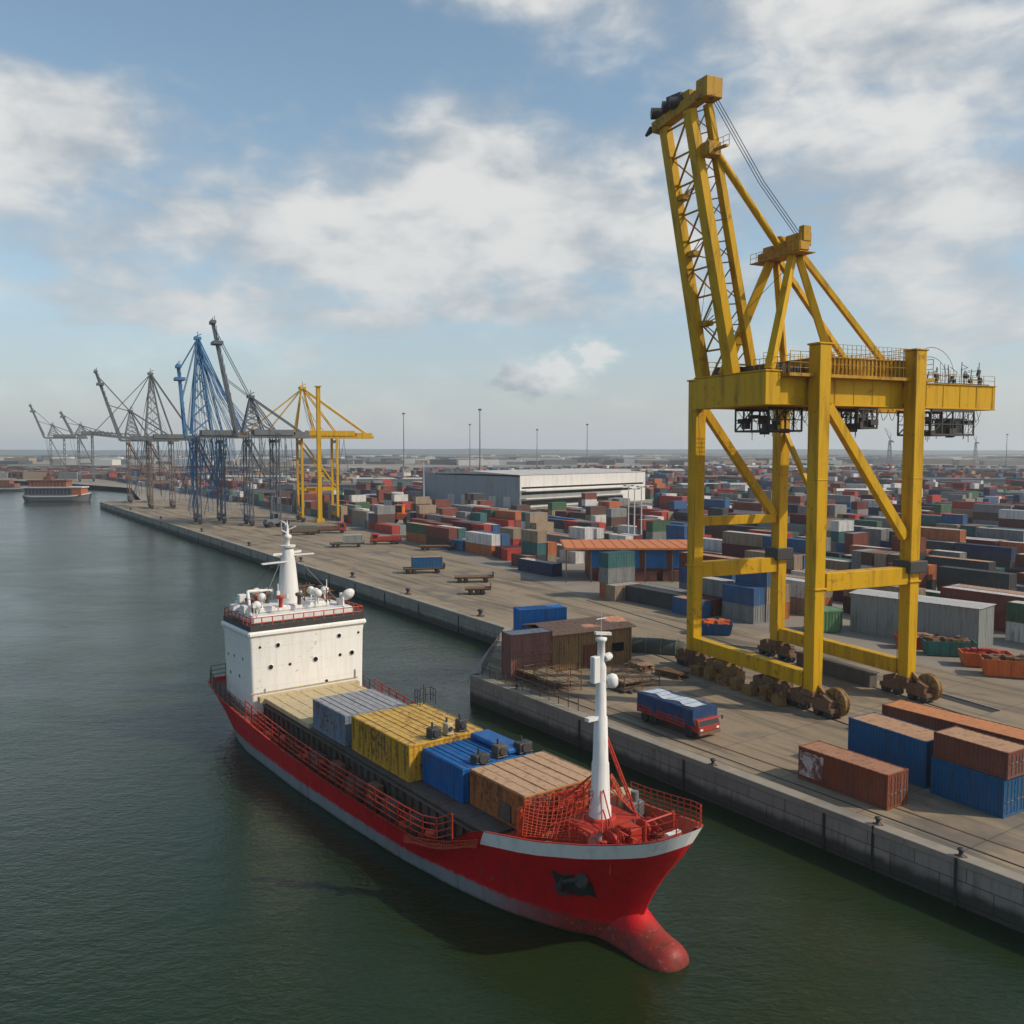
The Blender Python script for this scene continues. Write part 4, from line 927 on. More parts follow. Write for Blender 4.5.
# ---- deckhouse
def deckhouse():
    A0, A1, Zb, Zt = 51.3, 58.5, 3.0, 10.65
    b = MB()
    lv = [(Zb, .1), (Zb+2, .13), (Zb+4.5, .18), (Zt-.6, .24), (Zt, .34)]
    rows = []
    for z, fl in lv:
        x0, x1, y = A0-fl*.5, A1+fl*.3, 5.72+fl
        cr_ = .28; ring = []
        for cx, cy, a0 in ((x0+cr_, y-cr_, 90), (x0+cr_, -y+cr_, 180), (x1-cr_, -y+cr_, 270), (x1-cr_, y-cr_, 0)):
            for k in range(4): t = R(a0+k*30); ring.append((cx+cr_*math.cos(t), cy+cr_*math.sin(t), z))
        rows.append(ring)
    rows = [[(x_, y_-.35, z_) for x_, y_, z_ in r_] for r_ in rows]
    b.grid(rows, sm=True, close=True); b.add(rows[-1], [tuple(range(len(rows[-1])))])
    h = b.build('deckhouse', M_WHITE, ship)
    b = MB(); y = 6.2
    b.bb(A0-.4, A1+.25, -y-.35, y-.35, Zt+.01, Zt+.55); b.build('cornice', M_WHITE, h, bevel=.16)
    b = MB(); b.bb(A0-.25, A1+.1, -y-.1, y-.6, Zt+.55, Zt+1.05); b.build('roof_curb', M_DARK, h)
    def front(u, v): z = Zt-.15-v*6.6; fl = tab(lv, z); return (A0-fl*.5, (5.72+fl)*(1-2*u)-.35, z)
    for u, v, r in ((.23, .13, .21), (.77, .11, .21), (.165, .44, .23), (.555, .42, .24), (.89, .40, .23), (.33, .44, .12), (.78, .41, .13), (.655, .78, .13), (.08, .13, .10), (.95, .10, .10)):
        c = Vector(front(u, v)); ax = Matrix.Rotation(R(-90), 4, 'Y')
        q = MB(); q.lathe([(r*1.25, -.05), (r*1.28, .035), (r*1.02, .05)], c, ax, 16); o = q.build('porthole', M_WHITEW if r > .15 else M_RUST, h)
        q = MB(); q.lathe([(r*1.0, -.02), (r*.98, .053)], c, ax, 16); q.build('pane', M_GLASS, o)
    for aa, z, r in ((53.2, 8.3, .16), (55.6, 8.2, .16), (57.3, 8.1, .16), (54.3, 6.4, .18), (56.8, 6.3, .18)):
        fl = tab(lv, z); c = Vector((aa, 5.72+fl-.35, z)); ax = Matrix.Rotation(R(-90), 4, 'X')
        q = MB(); q.lathe([(r*1.25, -.05), (r*1.28, .035), (r*1.02, .05)], c, ax, 14); o = q.build('porthole', M_WHITEW, h)
        q = MB(); q.lathe([(r, -.02), (r*.98, .053)], c, ax, 14); q.build('pane', M_GLASS, o)
    q = MB(); q.bb(57.2, 58.1, 5.35, 5.5, 3.6, 5.6); q.build('door', M_WHITEW, h, bevel=.04)
    # streaky conduit and ledge on the front
    q = MB(); q.bb(A0-.12, A0-.01, -5.6, 5.6, 5.15, 5.27); q.tube((A0-.16, -5.3, 5.2), (A0-.16, -5.3, 6.1), .05, n=5); q.tube((A0-.16, 4.2, 5.2), (A0-.16, 4.2, 5.6), .05, n=5); q.build('front_ledge', M_BEIGE, h)
    zr = Zt+1.05
    b = MB(); rl = [(A0-.15, y-.7, zr-.45), (A0-.15, -y, zr-.45), (A1-.1, -y, zr-.45), (A1-.1, y-.7, zr-.45), (A0-.15, y-.7, zr-.45)]
    railing(b, rl, 1.25, 1.1, .05, (1.0, .6), 5); b.build('roof_railing', M_REDORANGE, ship)
    b = MB(); rr = random.Random(2)                       # white roof house and gear
    b.bb(A0+.7, A1-.8, -5.6, 5.0, zr+.01, zr+.75); b.bb(A0+2.0, A1-1.2, -3.6, 3.9, zr+.75, zr+1.35); b.build('roof_house', M_WHITEW, ship, bevel=.15)
    for i in range(44):
        a, c = rr.uniform(A0+.9, A1-1.0), rr.uniform(-5.4, 4.8); z0 = zr+.76 if abs(c) > 3.8 else zr+1.36
        if abs(c) < 1.2 and abs(a-55.3) < 1.2: continue
        k = i % 5; q = MB()
        if k == 0: q.bb(a, a+rr.uniform(.4, 1), c, c+rr.uniform(.4, 1), z0, z0+rr.uniform(.4, .9)); q.build('equipment_box', M_WHITEW, ship, bevel=.05)
        elif k == 1: q.tube((a, c, z0), (a, c, z0+rr.uniform(1, 2.6)), .05, n=5); q.box(a, c, z0+1.0, .3, .3, .4); q.build('antenna', M_WHITEW, ship)
        elif k == 2: q.tube((a, c, z0), (a, c, z0+.7), .09, n=6); q.ball((a, c, z0+1.0), .42, n=14); q.build('antenna_dome', M_WHITEW, ship)
        elif k == 3: q.lathe([(.2, 0), (.2, .8), (.36, .9), (.4, 1.15), (0, 1.25)], (a, c, z0), n=10); q.build('ventilator', M_HOLD if i % 2 else M_REDORANGE, ship)
        else: q.tube((a, c, z0), (a, c, z0+1.5), .06, n=5); q.beam((a, c, z0+.05), (a+.8, c+.5, z0+1.1), .07); q.beam((a, c-.6, z0+1.2), (a, c+.6, z0+1.2), .06); q.build('stanchion', M_RUST, ship)
    q = MB(); q.path([(A0+1.5, 4.9, zr+.7), (A0+2.2, 4.8, zr+2.2), (A0+3.0, 4.6, zr+2.9), (A0+4.2, 3.2, zr+2.7), (A0+4.6, 1.4, zr+2.5)], .16, 8); q.build('davit', M_WHITEW, ship)
    q = MB(); q.path([(A0+1.0, -4.6, zr+.7), (A0+1.6, -4.9, zr+1.9), (A0+2.8, -5.2, zr+1.6)], .1, 8); q.lathe([(.05, -.05), (.5, .1), (.75, .35), (.72, .35), (.4, .15), (0, .05)], (A0+1.2, -5.4, zr+1.7), Matrix.Rotation(R(60), 4, 'Y'), 16); q.build('dish_antenna', M_WHITEW, ship)
    # main mast
    q = MB(); q.lathe([(1.15, 0), (1.05, 1.2), (.82, 3.8), (.62, 5.6), (.56, 5.9)], (55.3, 0, zr+.8), n=16)
    mast = q.build('main_mast', M_WHITEW, ship)
    q = MB(); z = zr+.8
    q.beam((55.3, 1.6, z+5.4), (55.3, -1.4, z+5.6), .3, .22); q.beam((54.9, 2.9, z+4.6), (54.9, .2, z+4.7), .5, .12); q.beam((55.0, -.3, z+5.3), (54.9, -2.6, z+5.3), .4, .12); q.lathe([(.75, 0), (.8, .12), (.8, .2)], (55.3, 0, z+6.1), n=14)
    q.build('mast_yard', M_WHITEW, mast)
    q = MB(); q.lathe([(.22, 0), (.22, .9), (.4, 1.0), (.4, 1.3), (.15, 1.4), (.12, 2.1), (.03, 2.8)], (55.3, 0, z+6.0), n=10)
    for k in range(5): q.tube((55.3, 0, z+7.2+.3*k), (55.3+.7*math.cos(k*2.1), .9*math.sin(k*2.1), z+7.6+.3*k), .06, n=5)
    q.tube((55.9, .4, z+6.3), (55.9, .4, z+8.6), .04, n=4); q.build('mast_head', M_WHITEW, mast)
    q = MB()
    for s_ in (-1, 1): q.tube((55.3, s_*.4, z+5.5), (52.0, s_*4.6, zr+.7), .03, n=4); q.tube((55.3, s_*.4, z+5.5), (58.3, s_*4.6, zr+.7), .03, n=4)
    q.build('stay', M_CABLE, mast)
deckhouse()
# ---- bow gear
def bow_gear():
    z0 = 5.3; ma, mc = 7.9, .25
    q = MB(); q.lathe([(.78, 0), (.72, 1.0), (.66, 2.6), (.60, 2.7), (.52, 5.2), (.47, 5.35), (.40, 8.0), (.34, 8.1), (.31, 11.0), (.24, 11.2), (.22, 12.5), (.34, 12.6), (.34, 12.75), (.1, 12.8)], (ma, mc, z0-.7), n=18)
    mast = q.build('foremast', M_WHITEW, ship)
    q = MB(); q.lathe([(.0, -.2), (.24, -.15), (.36, .05), (.36, .4), (.26, .6), (0, .7)], (ma-.3, mc-.62, z0+9.2), n=16); q.box(ma-.15, mc-.4, z0+9.2, .3, .5, .25); q.build('antenna_dome', M_WHITEW, mast)
    q = MB(); q.bb(ma-.2, ma+.2, mc+.2, mc+.72, z0+9.4, z0+11.0); q.build('lamp_box', M_WHITEW, mast, bevel=.05)
    q = MB(); q.lathe([(.2, -.22), (.26, 0), (.2, .22)], (ma-.2, mc-.36, z0+10.9), Matrix.Rotation(R(70), 4, 'X'), 12); q.box(ma, mc+.65, z0+7.3, .35, .9, .22); q.build('floodlight', M_WHITEW, mast)
    q = MB(); q.tube((ma, mc, z0+12.1), (ma, mc, z0+13.6), .025, n=4); q.beam((ma, mc-.4, z0+13.2), (ma, mc+.4, z0+13.2), .04); q.beam((ma-.15, mc-.6, z0+12.25), (ma+.15, mc+.35, z0+12.35), .28, .16); q.build('radar_scanner', M_WHITEW, mast)
    q = MB(); q.lathe([(.95, 0), (.95, .14), (.8, .16)], (ma, mc, z0+1.15), n=18); q.bb(ma-1.3, ma+1.3, mc-1.9, mc+1.9, z0+1.05, z0+1.16); q.build('mast_collar', M_RED, ship)
    q = MB()
    for dm in (-.12, .12): q.tube((ma+dm, mc-.35, z0+6.2), (ma-.9+dm, mc-1.6, z0+2.2), .07, n=6)
    for f in range(9): q.tube((ma-.12-.1*f, mc-.35-.14*f, z0+6.2-.44*f), (ma+.12-.1*f, mc-.35-.14*f, z0+6.2-.44*f), .04, n=4)
    q.tube((ma-.9, mc-1.6, z0+2.2), (ma-1.3, mc-2.3, z0), .09, n=6); q.build('mast_ladder', M_RED, ship)
    q = MB()
    for e in ((10.6, 3.4, z0+1.2), (11.0, 2.2, z0+1.2), (11.2, -2.8, z0+1.2), (5.4, -2.4, z0+.6), (4.6, 1.6, z0+.7), (10.2, 1.2, z0+1.0), (5.2, 2.4, z0+.5)):
        f = .42 if e[0] > 7 else .36; q.path([(ma, mc, z0+10*f), tuple((Vector((ma, mc, z0+10*f))+Vector(e))/2-Vector((0, 0, .35))), e], .045, 5)
    q.build('mast_stay', M_RED, ship)
    # red frames, ladders and panels in front of the cargo
    q = MB()
    for c in (-3.4, -2.2, -1.0, .4, 1.5, 2.6, 3.7): q.beam((10.8, c, z0-.6), (10.8, c, z0+2.0), .12)
    for z in (.2, 1.0, 1.95): q.beam((10.8, -3.4, z0+z), (10.8, 3.7, z0+z), .1)
    for c in (-2.8, .9, 2.0): q.beam((10.8, c, z0), (9.6, c, z0+1.2), .08)
    q.build('lashing_frame', M_RED, ship)
    q = MB(); q.bb(11.2, 11.35, 1.6, 3.9, z0-.7, z0+1.5); q.build('panel', M_REDORANGE, ship); q = MB(); q.bb(11.2, 11.35, -1.2, .6, z0-.7, z0+1.7); q.build('panel', M_RED, ship)
    for c in (2.9, 1.1, -.2):
        q = MB()
        for d in (-.28, .28): q.tube((10.2, c+d, z0-.6), (10.5, c+d, z0+2.2), .05, n=5)
        for i in range(7): q.tube((10.2+.04*i, c-.28, z0-.3+.37*i), (10.2+.04*i, c+.28, z0-.3+.37*i), .035, n=4)
        q.build('ladder', M_RED, ship)
    # windlass
    q = MB(); q.bb(4.4, 6.6, -1.7, 1.9, z0-.1, z0+.3); 
    for c in (-1.2, 1.4): q.lathe([(.62, -.32), (.62, -.26), (.34, -.22), (.34, .22), (.62, .26), (.62, .32)], (5.5, c, z0+.95), Matrix.Rotation(R(90), 4, 'X'), 16)
    q.tube((5.5, -2.1, z0+.95), (5.5, 2.3, z0+.95), .14, n=8); q.bb(5.0, 6.0, -.4, .5, z0+.3, z0+1.4); q.build('windlass', M_RED, ship, bevel=.03)
    q = MB(); q.path([(4.9, 1.4, z0+.9), (4.2, 1.2, z0+.9), (3.3, 1.0, z0+1.1)], .1, 6); q.path([(4.9, -1.2, z0+.9), (4.2, -1.1, z0+.9), (3.3, -1.0, z0+1.1)], .1, 6); q.build('anchor_chain', M_RUST, ship)
    for a, c in ((4.9, 1.7), (4.9, -1.7), (8.6, 3.4), (9.2, -3.3), (7.2, -2.8)):
        q = MB(); z = deckz(a); q.bb(a-.6, a+.6, c-.25, c+.25, z, z+.18)
        for d in (-.35, .35): q.lathe([(.17, .18), (.17, .75), (.23, .78), (.23, .86)], (a+d, c, z), n=12)
        q.build('mooring_bitts', M_RUST if c > 0 else M_RED, ship)
    q = MB(); q.bb(2.1, 2.35, -.5, .5, deckz(1.6), 7.5); q.build('bow_post', M_WHITEW, ship); q = MB(); q.tube((3.2, 1.2, 6.1), (3.2, 1.2, 8.1), .1, n=6); q.tube((3.2, -1.0, 6.1), (3.2, -1.0, 8.1), .1, n=6); q.tube((3.2, 1.2, 8.0), (3.2, -1.0, 8.0), .06, n=5); q.build('bow_frame', M_RED, ship)
    q = MB()
    for i in range(5): q.lathe([(.45-.03*i, 0), (.55-.03*i, .08), (.45-.03*i, .16)], (8.4, -2.4, deckz(8.4)+.05+i*.15), n=14)
    q.build('rope_coil', M_TIMBER, ship)
    q = MB(); q.bb(9.2, 10.4, -4.2, -2.6, deckz(9)-.1, z0+1.35); q.build('deck_locker', M_BEIGE, ship, bevel=.06); q = MB(); q.bb(8.3, 9.1, -3.9, -2.9, deckz(9)-.1, z0+1.1); q.tube((8.7, -3.4, z0+1.1), (8.7, -3.4, z0+1.7), .25, n=10); q.build('deck_locker', M_GREYST, ship, bevel=.06)
    # safety nets: fine knotted mesh slung from the mast stays and over the break of the forecastle
    def net(p00, p10, p01, p11, nu, nv, sag, name):
        q = MB(); P = [Vector(x) for x in (p00, p10, p01, p11)]
        def pt(u, v): return P[0].lerp(P[1], u).lerp(P[2].lerp(P[3], u), v)-Vector((0, 0, sag*math.sin(math.pi*u)*math.sin(math.pi*(.15+.85*v))))
        for i in range(nu+1): q.path([pt(i/nu, j/8) for j in range(9)], .022, 4)
        for j in range(nv+1): q.path([pt(i/8, j/nv) for i in range(9)], .022, 4)
        return q.build(name, M_REDORANGE, ship)
    net((ma, mc+.4, z0+3.2), (10.9, 3.6, z0+2.2), (7.6, 2.0, z0+.3), (10.4, 4.2, z0+.2), 14, 12, .5, 'safety_net')
    net((ma, mc-.5, z0+4.0), (10.6, -3.2, z0+2.3), (6.8, -2.2, z0+.6), (9.6, -3.6, z0+.8), 14, 12, .6, 'safety_net')
    net((13.0, 5.62, 4.7), (20.5, 6.5, 2.6), (13.2, 5.62, 4.1), (20.5, 6.55, 2.1), 30, 6, .55, 'safety_net')
bow_gear()

# ---- deck cargo: things that stand on the ship
def ribbed_box(name, label, cat, a0, a1, c0, c1, z0, z1, body, roof, seam=.62, extra=None, group=None):
    c = sw((a0+a1)/2, (c0+c1)/2, z0); t = thing(name, label, cat, c, SHROT, group)
    L, W, H = a1-a0, c1-c0, z1-z0
    b = MB(); n = max(4, int(L/.42)); d = .035
    def wave(Lx, k): return [(-Lx/2+Lx*(i+f)/k, o) for i in range(k) for f, o in ((0, 0), (.3, 0), (.5, -d), (.8, -d))]+[(Lx/2, 0)]
    for s in (1, -1):
        pts = wave(L, n); b.add([(x*s*-1, s*(W/2+o), z) for z in (.12, H-.14) for x, o in pts], [(i, i+1, len(pts)+i+1, len(pts)+i) for i in range(len(pts)-1)])
        pts = wave(W, max(3, int(W/.42))); b.add([(s*(L/2+o), y*s, z) for z in (.12, H-.14) for y, o in pts], [(i, i+1, len(pts)+i+1, len(pts)+i) for i in range(len(pts)-1)])
    b.bb(-L/2+.05, L/2-.05, -W/2+.05, W/2-.05, .05, H-.1)
    b.build('body', body, t)
    b = MB()
    for x in (-1, 1):
        for y in (-1, 1): b.box(x*(L/2-.06), y*(W/2-.06), H/2, .17, .17, H-.01)
    for y in (-1, 1): b.box(0, y*(W/2-.05), .07, L-.1, .14, .14); b.box(0, y*(W/2-.05), H-.08, L-.1, .15, .15)
    for x in (-1, 1): b.box(x*(L/2-.05), 0, .07, .14, W-.1, .14); b.box(x*(L/2-.05), 0, H-.08, .15, W-.1, .15)
    b.build('frame', body, t, bevel=.03)
    b = MB(); k = max(2, round(W/seam)); r_ = []
    for i in range(k):
        y0 = -W/2+.03+(W-.06)*i/k; y1 = -W/2+.03+(W-.06)*(i+1)/k
        b.bb(-L/2+.02, L/2-.02, y0+.03, y1-.03, H-.06, H+.03+.02*math.sin(i*2.3))
        b.bb(-L/2+.04, L/2-.04, y0-.02, y0+.02, H-.02, H+.075)
    b.build('roof', roof, t)
    if extra: extra(t, L, W, H)
    return t
M_CGREY = paint('box_grey_blue', (.16, .20, .26), .6, .5, .65, 1.2); M_CGROOF = paint('box_grey_roof', (.30, .30, .31), .6, .35, .5, 1.3)
M_CYEL = paint('box_yellow', (.50, .27, .02), .6, .5, .75, 1.0, fade=.15); M_CYROOF = paint('box_yellow_roof', (.55, .34, .08), .65, .45, .65, 1.0)
M_CBLUE = paint('box_blue', (.006, .10, .30), .5, .3, .65, 1.3, fade=.2, gcol=(.02, .04, .1)); M_CORA = paint('box_orange', (.36, .12, .028), .6, .55, .75, 1.0)
M_CTAN = paint('box_tan_roof', (.46, .29, .17), .7, .3, .45, 1.2)
ribbed_box('cargo_box', 'grey blue cargo box with a ribbed grey roof, nearest the white deckhouse', 'cargo box', 33.5, 39.6, -1.2, 4.45, 4.71, 7.2, M_CGREY, M_CGROOF)
def yel_extra(t, L, W, H):
    b = MB(); rr = random.Random(8)                       # lashing straps hanging down the side
    for i in range(9):
        x = -L/2+.6+i*1.0; b.bb(x-.03, x+.03, W/2+.005, W/2+.03, H*rr.uniform(.15, .45), H-.15)
    b.build('lashing_strap', M_HOLD, t)
ribbed_box('cargo_box', 'large yellow cargo box with hanging straps in the middle of the ship', 'cargo box', 23.6, 32.6, -2.1, 4.3, 4.71, 7.4, M_CYEL, M_CYROOF, .6, yel_extra)
def blue_extra(t, L, W, H):
    b = MB(); b.bb(-L/2+.2, L/2-.2, -W/2+.3, -W/2+2.0, H+.08, H+.5); b.build('roof_step', M_CBLUE, t, bevel=.12)
ribbed_box('cargo_box', 'bright blue cargo box between the yellow and the orange box', 'cargo box', 18.2, 23.4, -2.6, 3.3, 4.71, 7.05, M_CBLUE, M_CBLUE, .5, blue_extra)
def ora_extra(t, L, W, H):
    b = MB(); b.bb(-L/2+1.4, -L/2+2.5, W/2+.003, W/2+.07, .2, H*.58); b.build('door', M_HOLD, t)
    b = MB()
    for i in range(6): b = MB(); b.box(-L/2+.1+.0, -W/2+.6+i*.95, H-.4, .2, .5, .5); b.build('vent', M_DARK, t)
ribbed_box('cargo_box', 'rusty orange cargo box with a planked tan roof, nearest the bow', 'cargo box', 11.9, 17.9, -3.3, 2.9, 4.71, 7.05, M_CORA, M_CTAN, .95, ora_extra)
def gen(label, a, c, z, sx, sy, sz, col):
    sx, sy, sz = sx*.8, sy*.75, sz*.75
    t = thing('generator', label, 'generator', sw(a, c, z), SHROT)
    b = MB(); b.bb(-sx/2, sx/2, -sy/2, sy/2, .12, sz); b.bb(-sx/2-.05, sx/2+.05, -sy/2-.05, sy/2+.05, .0, .12); b.build('casing', col, t, bevel=.05)
    b = MB(); b.lathe([(sy*.32, 0), (sy*.36, .06), (sy*.30, .1)], (-sx/2, 0, sz*.55), Matrix.Rotation(R(-90), 4, 'Y'), 14); b.tube((sx*.25, 0, sz), (sx*.25, 0, sz+.35), .08, n=8); b.build('fan_cover', M_DARK, t)
gen('black generator on the near corner of the yellow cargo box, left of a cream one', 24.0, 2.0, 7.49, 1.0, 1.1, .95, M_DARK)
gen('cream generator standing between two black ones on the yellow cargo box', 24.1, .7, 7.49, .9, .7, 1.1, M_BEIGE)
gen('black generator right of the cream one on the yellow cargo box', 24.2, -.5, 7.49, .8, .9, 1.15, M_DARK)
gen('black generator on the seam between the blue and orange boxes, left one', 18.6, 1.6, 7.14, 1.0, 1.5, .7, M_DARK)
gen('rusty generator with a dark top on the blue cargo box', 18.7, -.1, 7.14, 1.0, 1.1, 1.1, M_HOLD)
gen('tan and black generator nearest the quay on the blue cargo box', 18.5, -2.0, 7.14, 1.0, 1.5, .95, M_DARK)
t = thing('ladder_cage', 'small dark guard cage at the far corner of the yellow cargo box roof', 'guard rail', sw(31.9, -1.9, 7.49), SHROT)
b = MB(); railing(b, [(-.4, -.9, 0), (.4, -.9, 0), (.4, .6, 0), (-.4, .6, 0)], 1.2, .5, .035, (1, .5)); b.tube((0, 0, 0), (0, 0, 1.7), .05, n=5); b.build('rails', M_DARK, t)

# ------------------------------------------------------------------ shipping containers
def corr(b, p, q, z0, z1, pitch=.28, d=.045, mi=0):
    """corrugated wall from p to q, outside on the right of the walk"""
    p, q = Vector(p), Vector(q); L = (q-p).length; u = (q-p)/L; nn = Vector((u.y, -u.x)); k = max(3, int(L/pitch)); pts = []
    for i in range(k):
        for f, o in ((0, 0), (.3, 0), (.5, -d), (.8, -d)): pts.append(p+u*(L*(i+f)/k)+nn*o)
    pts.append(q); n = len(pts)
    b.add([(v.x, v.y, z) for z in (z0, z1) for v in pts], [(i, i+1, n+i+1, n+i) for i in range(n-1)], mi)
def cont_shell(L, W, H, pitch=.28):
    b = MB(); x, y = L/2-.06, W/2-.04
    corr(b, (-x, -y), (x, -y), .14, H-.1, pitch); corr(b, (x, y), (-x, y), .14, H-.1, pitch); corr(b, (-x, y), (-x, -y), .14, H-.1, pitch)
    b.add([(x, -y, .14), (x, y, .14), (x, y, H-.1), (-x, -y, .14), (-x, y, .14)], [])
    return b
def cont_frame(L, W, H, mi=0, b=None):
    b = b or MB()
    for sx in (-1, 1):
        for sy in (-1, 1):
            b.box(sx*(L/2-.07), sy*(W/2-.07), H/2, .14, .14, H-.02, 0, mi)
            for z in (.06, H-.06): b.box(sx*(L/2-.085), sy*(W/2-.085), z, .19, .19, .13, 0, mi)
    for sy in (-1, 1): b.box(0, sy*(W/2-.05), .09, L-.2, .09, .14, 0, mi); b.box(0, sy*(W/2-.05), H-.07, L-.2, .09, .11, 0, mi)
    for sx in (-1, 1): b.box(sx*(L/2-.05), 0, .09, .09, W-.2, .14, 0, mi); b.box(sx*(L/2-.05), 0, H-.07, .09, W-.2, .11, 0, mi)
    return b
def roof_sheet(b, L, W, H, mi=0, ribs=True):
    b.bb(-L/2+.1, L/2-.1, -W/2+.1, W/2-.1, H-.12, H-.055, mi)
    if ribs:
        k = max(4, int(L/.55))
        for i in range(k): x = -L/2+.2+(L-.4)*(i+.5)/k; b.bb(x-.11, x+.11, -W/2+.16, W/2-.16, H-.055, H-.025, mi)
    return b
def container(label, L, W, H, body, roof, loc, rz, group=None, door_end=1, patch=None):
    t = thing('shipping_container', label, 'container', loc, rz, group)
    cont_shell(L, W, H).build('body', body, t); cont_frame(L, W, H).build('frame', body, t, bevel=.015)
    roof_sheet(MB(), L, W, H).build('roof', roof, t)
    s = door_end; x = s*(L/2-.06)
    for y in (-1, 1):
        d = MB(); y0, y1 = (.03, W/2-.15) if y > 0 else (-W/2+.15, -.03)
        d.bb(x-.03*s, x+.02*s, y0, y1, .18, H-.16)
        for i in range(4): z = .5+i*(H-1)/3; d.bb(x+.02*s, x+.045*s, y0+.05, y1-.05, z-.12, z+.12)
        o = d.build('door', body, t)
        r_ = MB()
        for f in (.3, .72): yy = y0+(y1-y0)*f; r_.tube((x+.075*s, yy, .2), (x+.075*s, yy, H-.18), .025, n=6); r_.box(x+.07*s, yy, 1.1, .07, .3, .06)
        r_.build('lock_rod', M_GREYST, o)
    if patch:
        pm = MB(); pm.bb(-L/2+.12, -L/2+patch, -W/2-.012, -W/2-.002, .35, H-.35); pm.build('worn_panel', M_PATCH, t)
    return t
def patchmat():
    m, nt, b = base_mat('worn_sticker'); co = objco(nt); f = noise_(nt, co, 1.6, 6, .7, .6); g = noise_(nt, co, 5, 4)
    c = mixc(nt, smooth(nt, f, .42, .58), (.16, .05, .035), (.50, .45, .42)); c = mixc(nt, M_(nt, 'MULTIPLY', smooth(nt, g, .5, .7), .5), c, (.2, .1, .08)); nt.links.new(c, b.inputs['Base Color']); b.inputs['Roughness'].default_value = .8; return m
M_PATCH = patchmat()
def pc(name, col, rust=.35, grime=.5): return paint(name, col, .6, rust, grime, 1.0, fade=.18)
M_BROWNC = pc('container_brown', (.21, .056, .024), .3); M_BROWNR = pc('container_brown_lit_roof', (.34, .17, .10), .3)  # roof brown is paler than the body: sunlit top put into the colour
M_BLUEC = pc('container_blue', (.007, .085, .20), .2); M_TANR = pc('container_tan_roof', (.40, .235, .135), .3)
M_ORR = pc('container_orange_roof', (.46, .19, .075), .25, .35); M_DKBR = pc('container_dark_brown', (.16, .055, .035), .4)
def between(a, e): return Vector(((a.x+e.x)/2, (a.y+e.y)/2, 0))
RZ = QA-R(90)+R(90)
def place_box(n_, dirang, L, W):       # near corner n_, box runs back along dirang and away from the water
    d = Vector((math.cos(dirang), math.sin(dirang), 0)); v = Vector((d.y, -d.x, 0)); c = n_+d*L/2+v*W/2; return (c.x, c.y, .006), dirang
# the container's +X is turned towards the camera: doors on that end
def near_container(label, npt, dirdeg, L, W, H, body, roof, z=.006, patch=None, lift=0):
    (x, y, _), a = place_box(npt, R(dirdeg), L, W)
    t = container(label, L, W, H, body, roof, (x, y, z), a+math.pi, None, 1, None)
    if patch:
        pm = MB(); pm.bb(-L/2+.15, -L/2+patch, -W/2-.014, -W/2-.004+.03, .35, H-.3); pm.build('worn_panel', M_PATCH, t)
    return t
near_container('rust brown container with a pale worn panel, standing alone beside the quay edge', at(887, 811), 123.5, 7.7, 2.44, 2.55, M_BROWNC, M_BROWNR, patch=2.3)
near_container('tall blue container with a tan roof, just behind the lone brown container', at(925, 789), 119, 7.2, 3.1, 3.6, M_BLUEC, M_TANR)
near_container('long container with an orange roof, behind the blue containers at the right edge', at(1026, 772), 125, 12.6, 3.0, 2.5, M_DKBR, M_ORR)
near_container('blue container on the ground at the right edge, carrying a low brown container', at(1003, 819), 121, 5.5, 2.7, 2.75, M_BLUEC, M_BROWNR)
near_container('low brown container stacked on top of the blue one at the right edge', at(1003, 819)+Vector((.15, -.1, 0)), 121, 5.6, 2.75, 1.9, M_DKBR, M_TANR, z=2.765)

# ------------------------------------------------------------------ jetty: stacked boxes, shed, scaffold
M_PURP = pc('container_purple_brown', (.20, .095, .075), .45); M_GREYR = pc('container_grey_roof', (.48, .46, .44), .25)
M_BLUE2 = pc('container_sky_blue', (.02, .17, .46), .12); M_SHEDW = pc('shed_brown', (.24, .145, .06), .45, .6); M_SHEDR = pc('shed_rust_roof', (.52, .25, .14), .45)
jd = R(26)
p = at(527, 676); container('purple brown container at the jetty corner, under the grey roofed one', 5.2, 2.44, 2.6, M_PURP, M_GREYR, (p.x, p.y, .006), jd, None, 1)
container('purple brown container with a pale grey roof, on top at the jetty corner', 5.2, 2.44, 2.5, M_PURP, M_GREYR, (p.x, p.y, 2.615), jd, None, 1)
p = at(540, 652); container('rusty container under the bright blue one on the jetty', 6.2, 2.6, 2.7, M_PURP, M_GREYR, (p.x, p.y, .006), R(20), None, 1)
container('bright blue container on top of a rusty one at the back of the jetty', 6.2, 2.6, 3.0, M_BLUE2, M_BLUE2, (p.x, p.y, 2.715), R(20), None, 1)
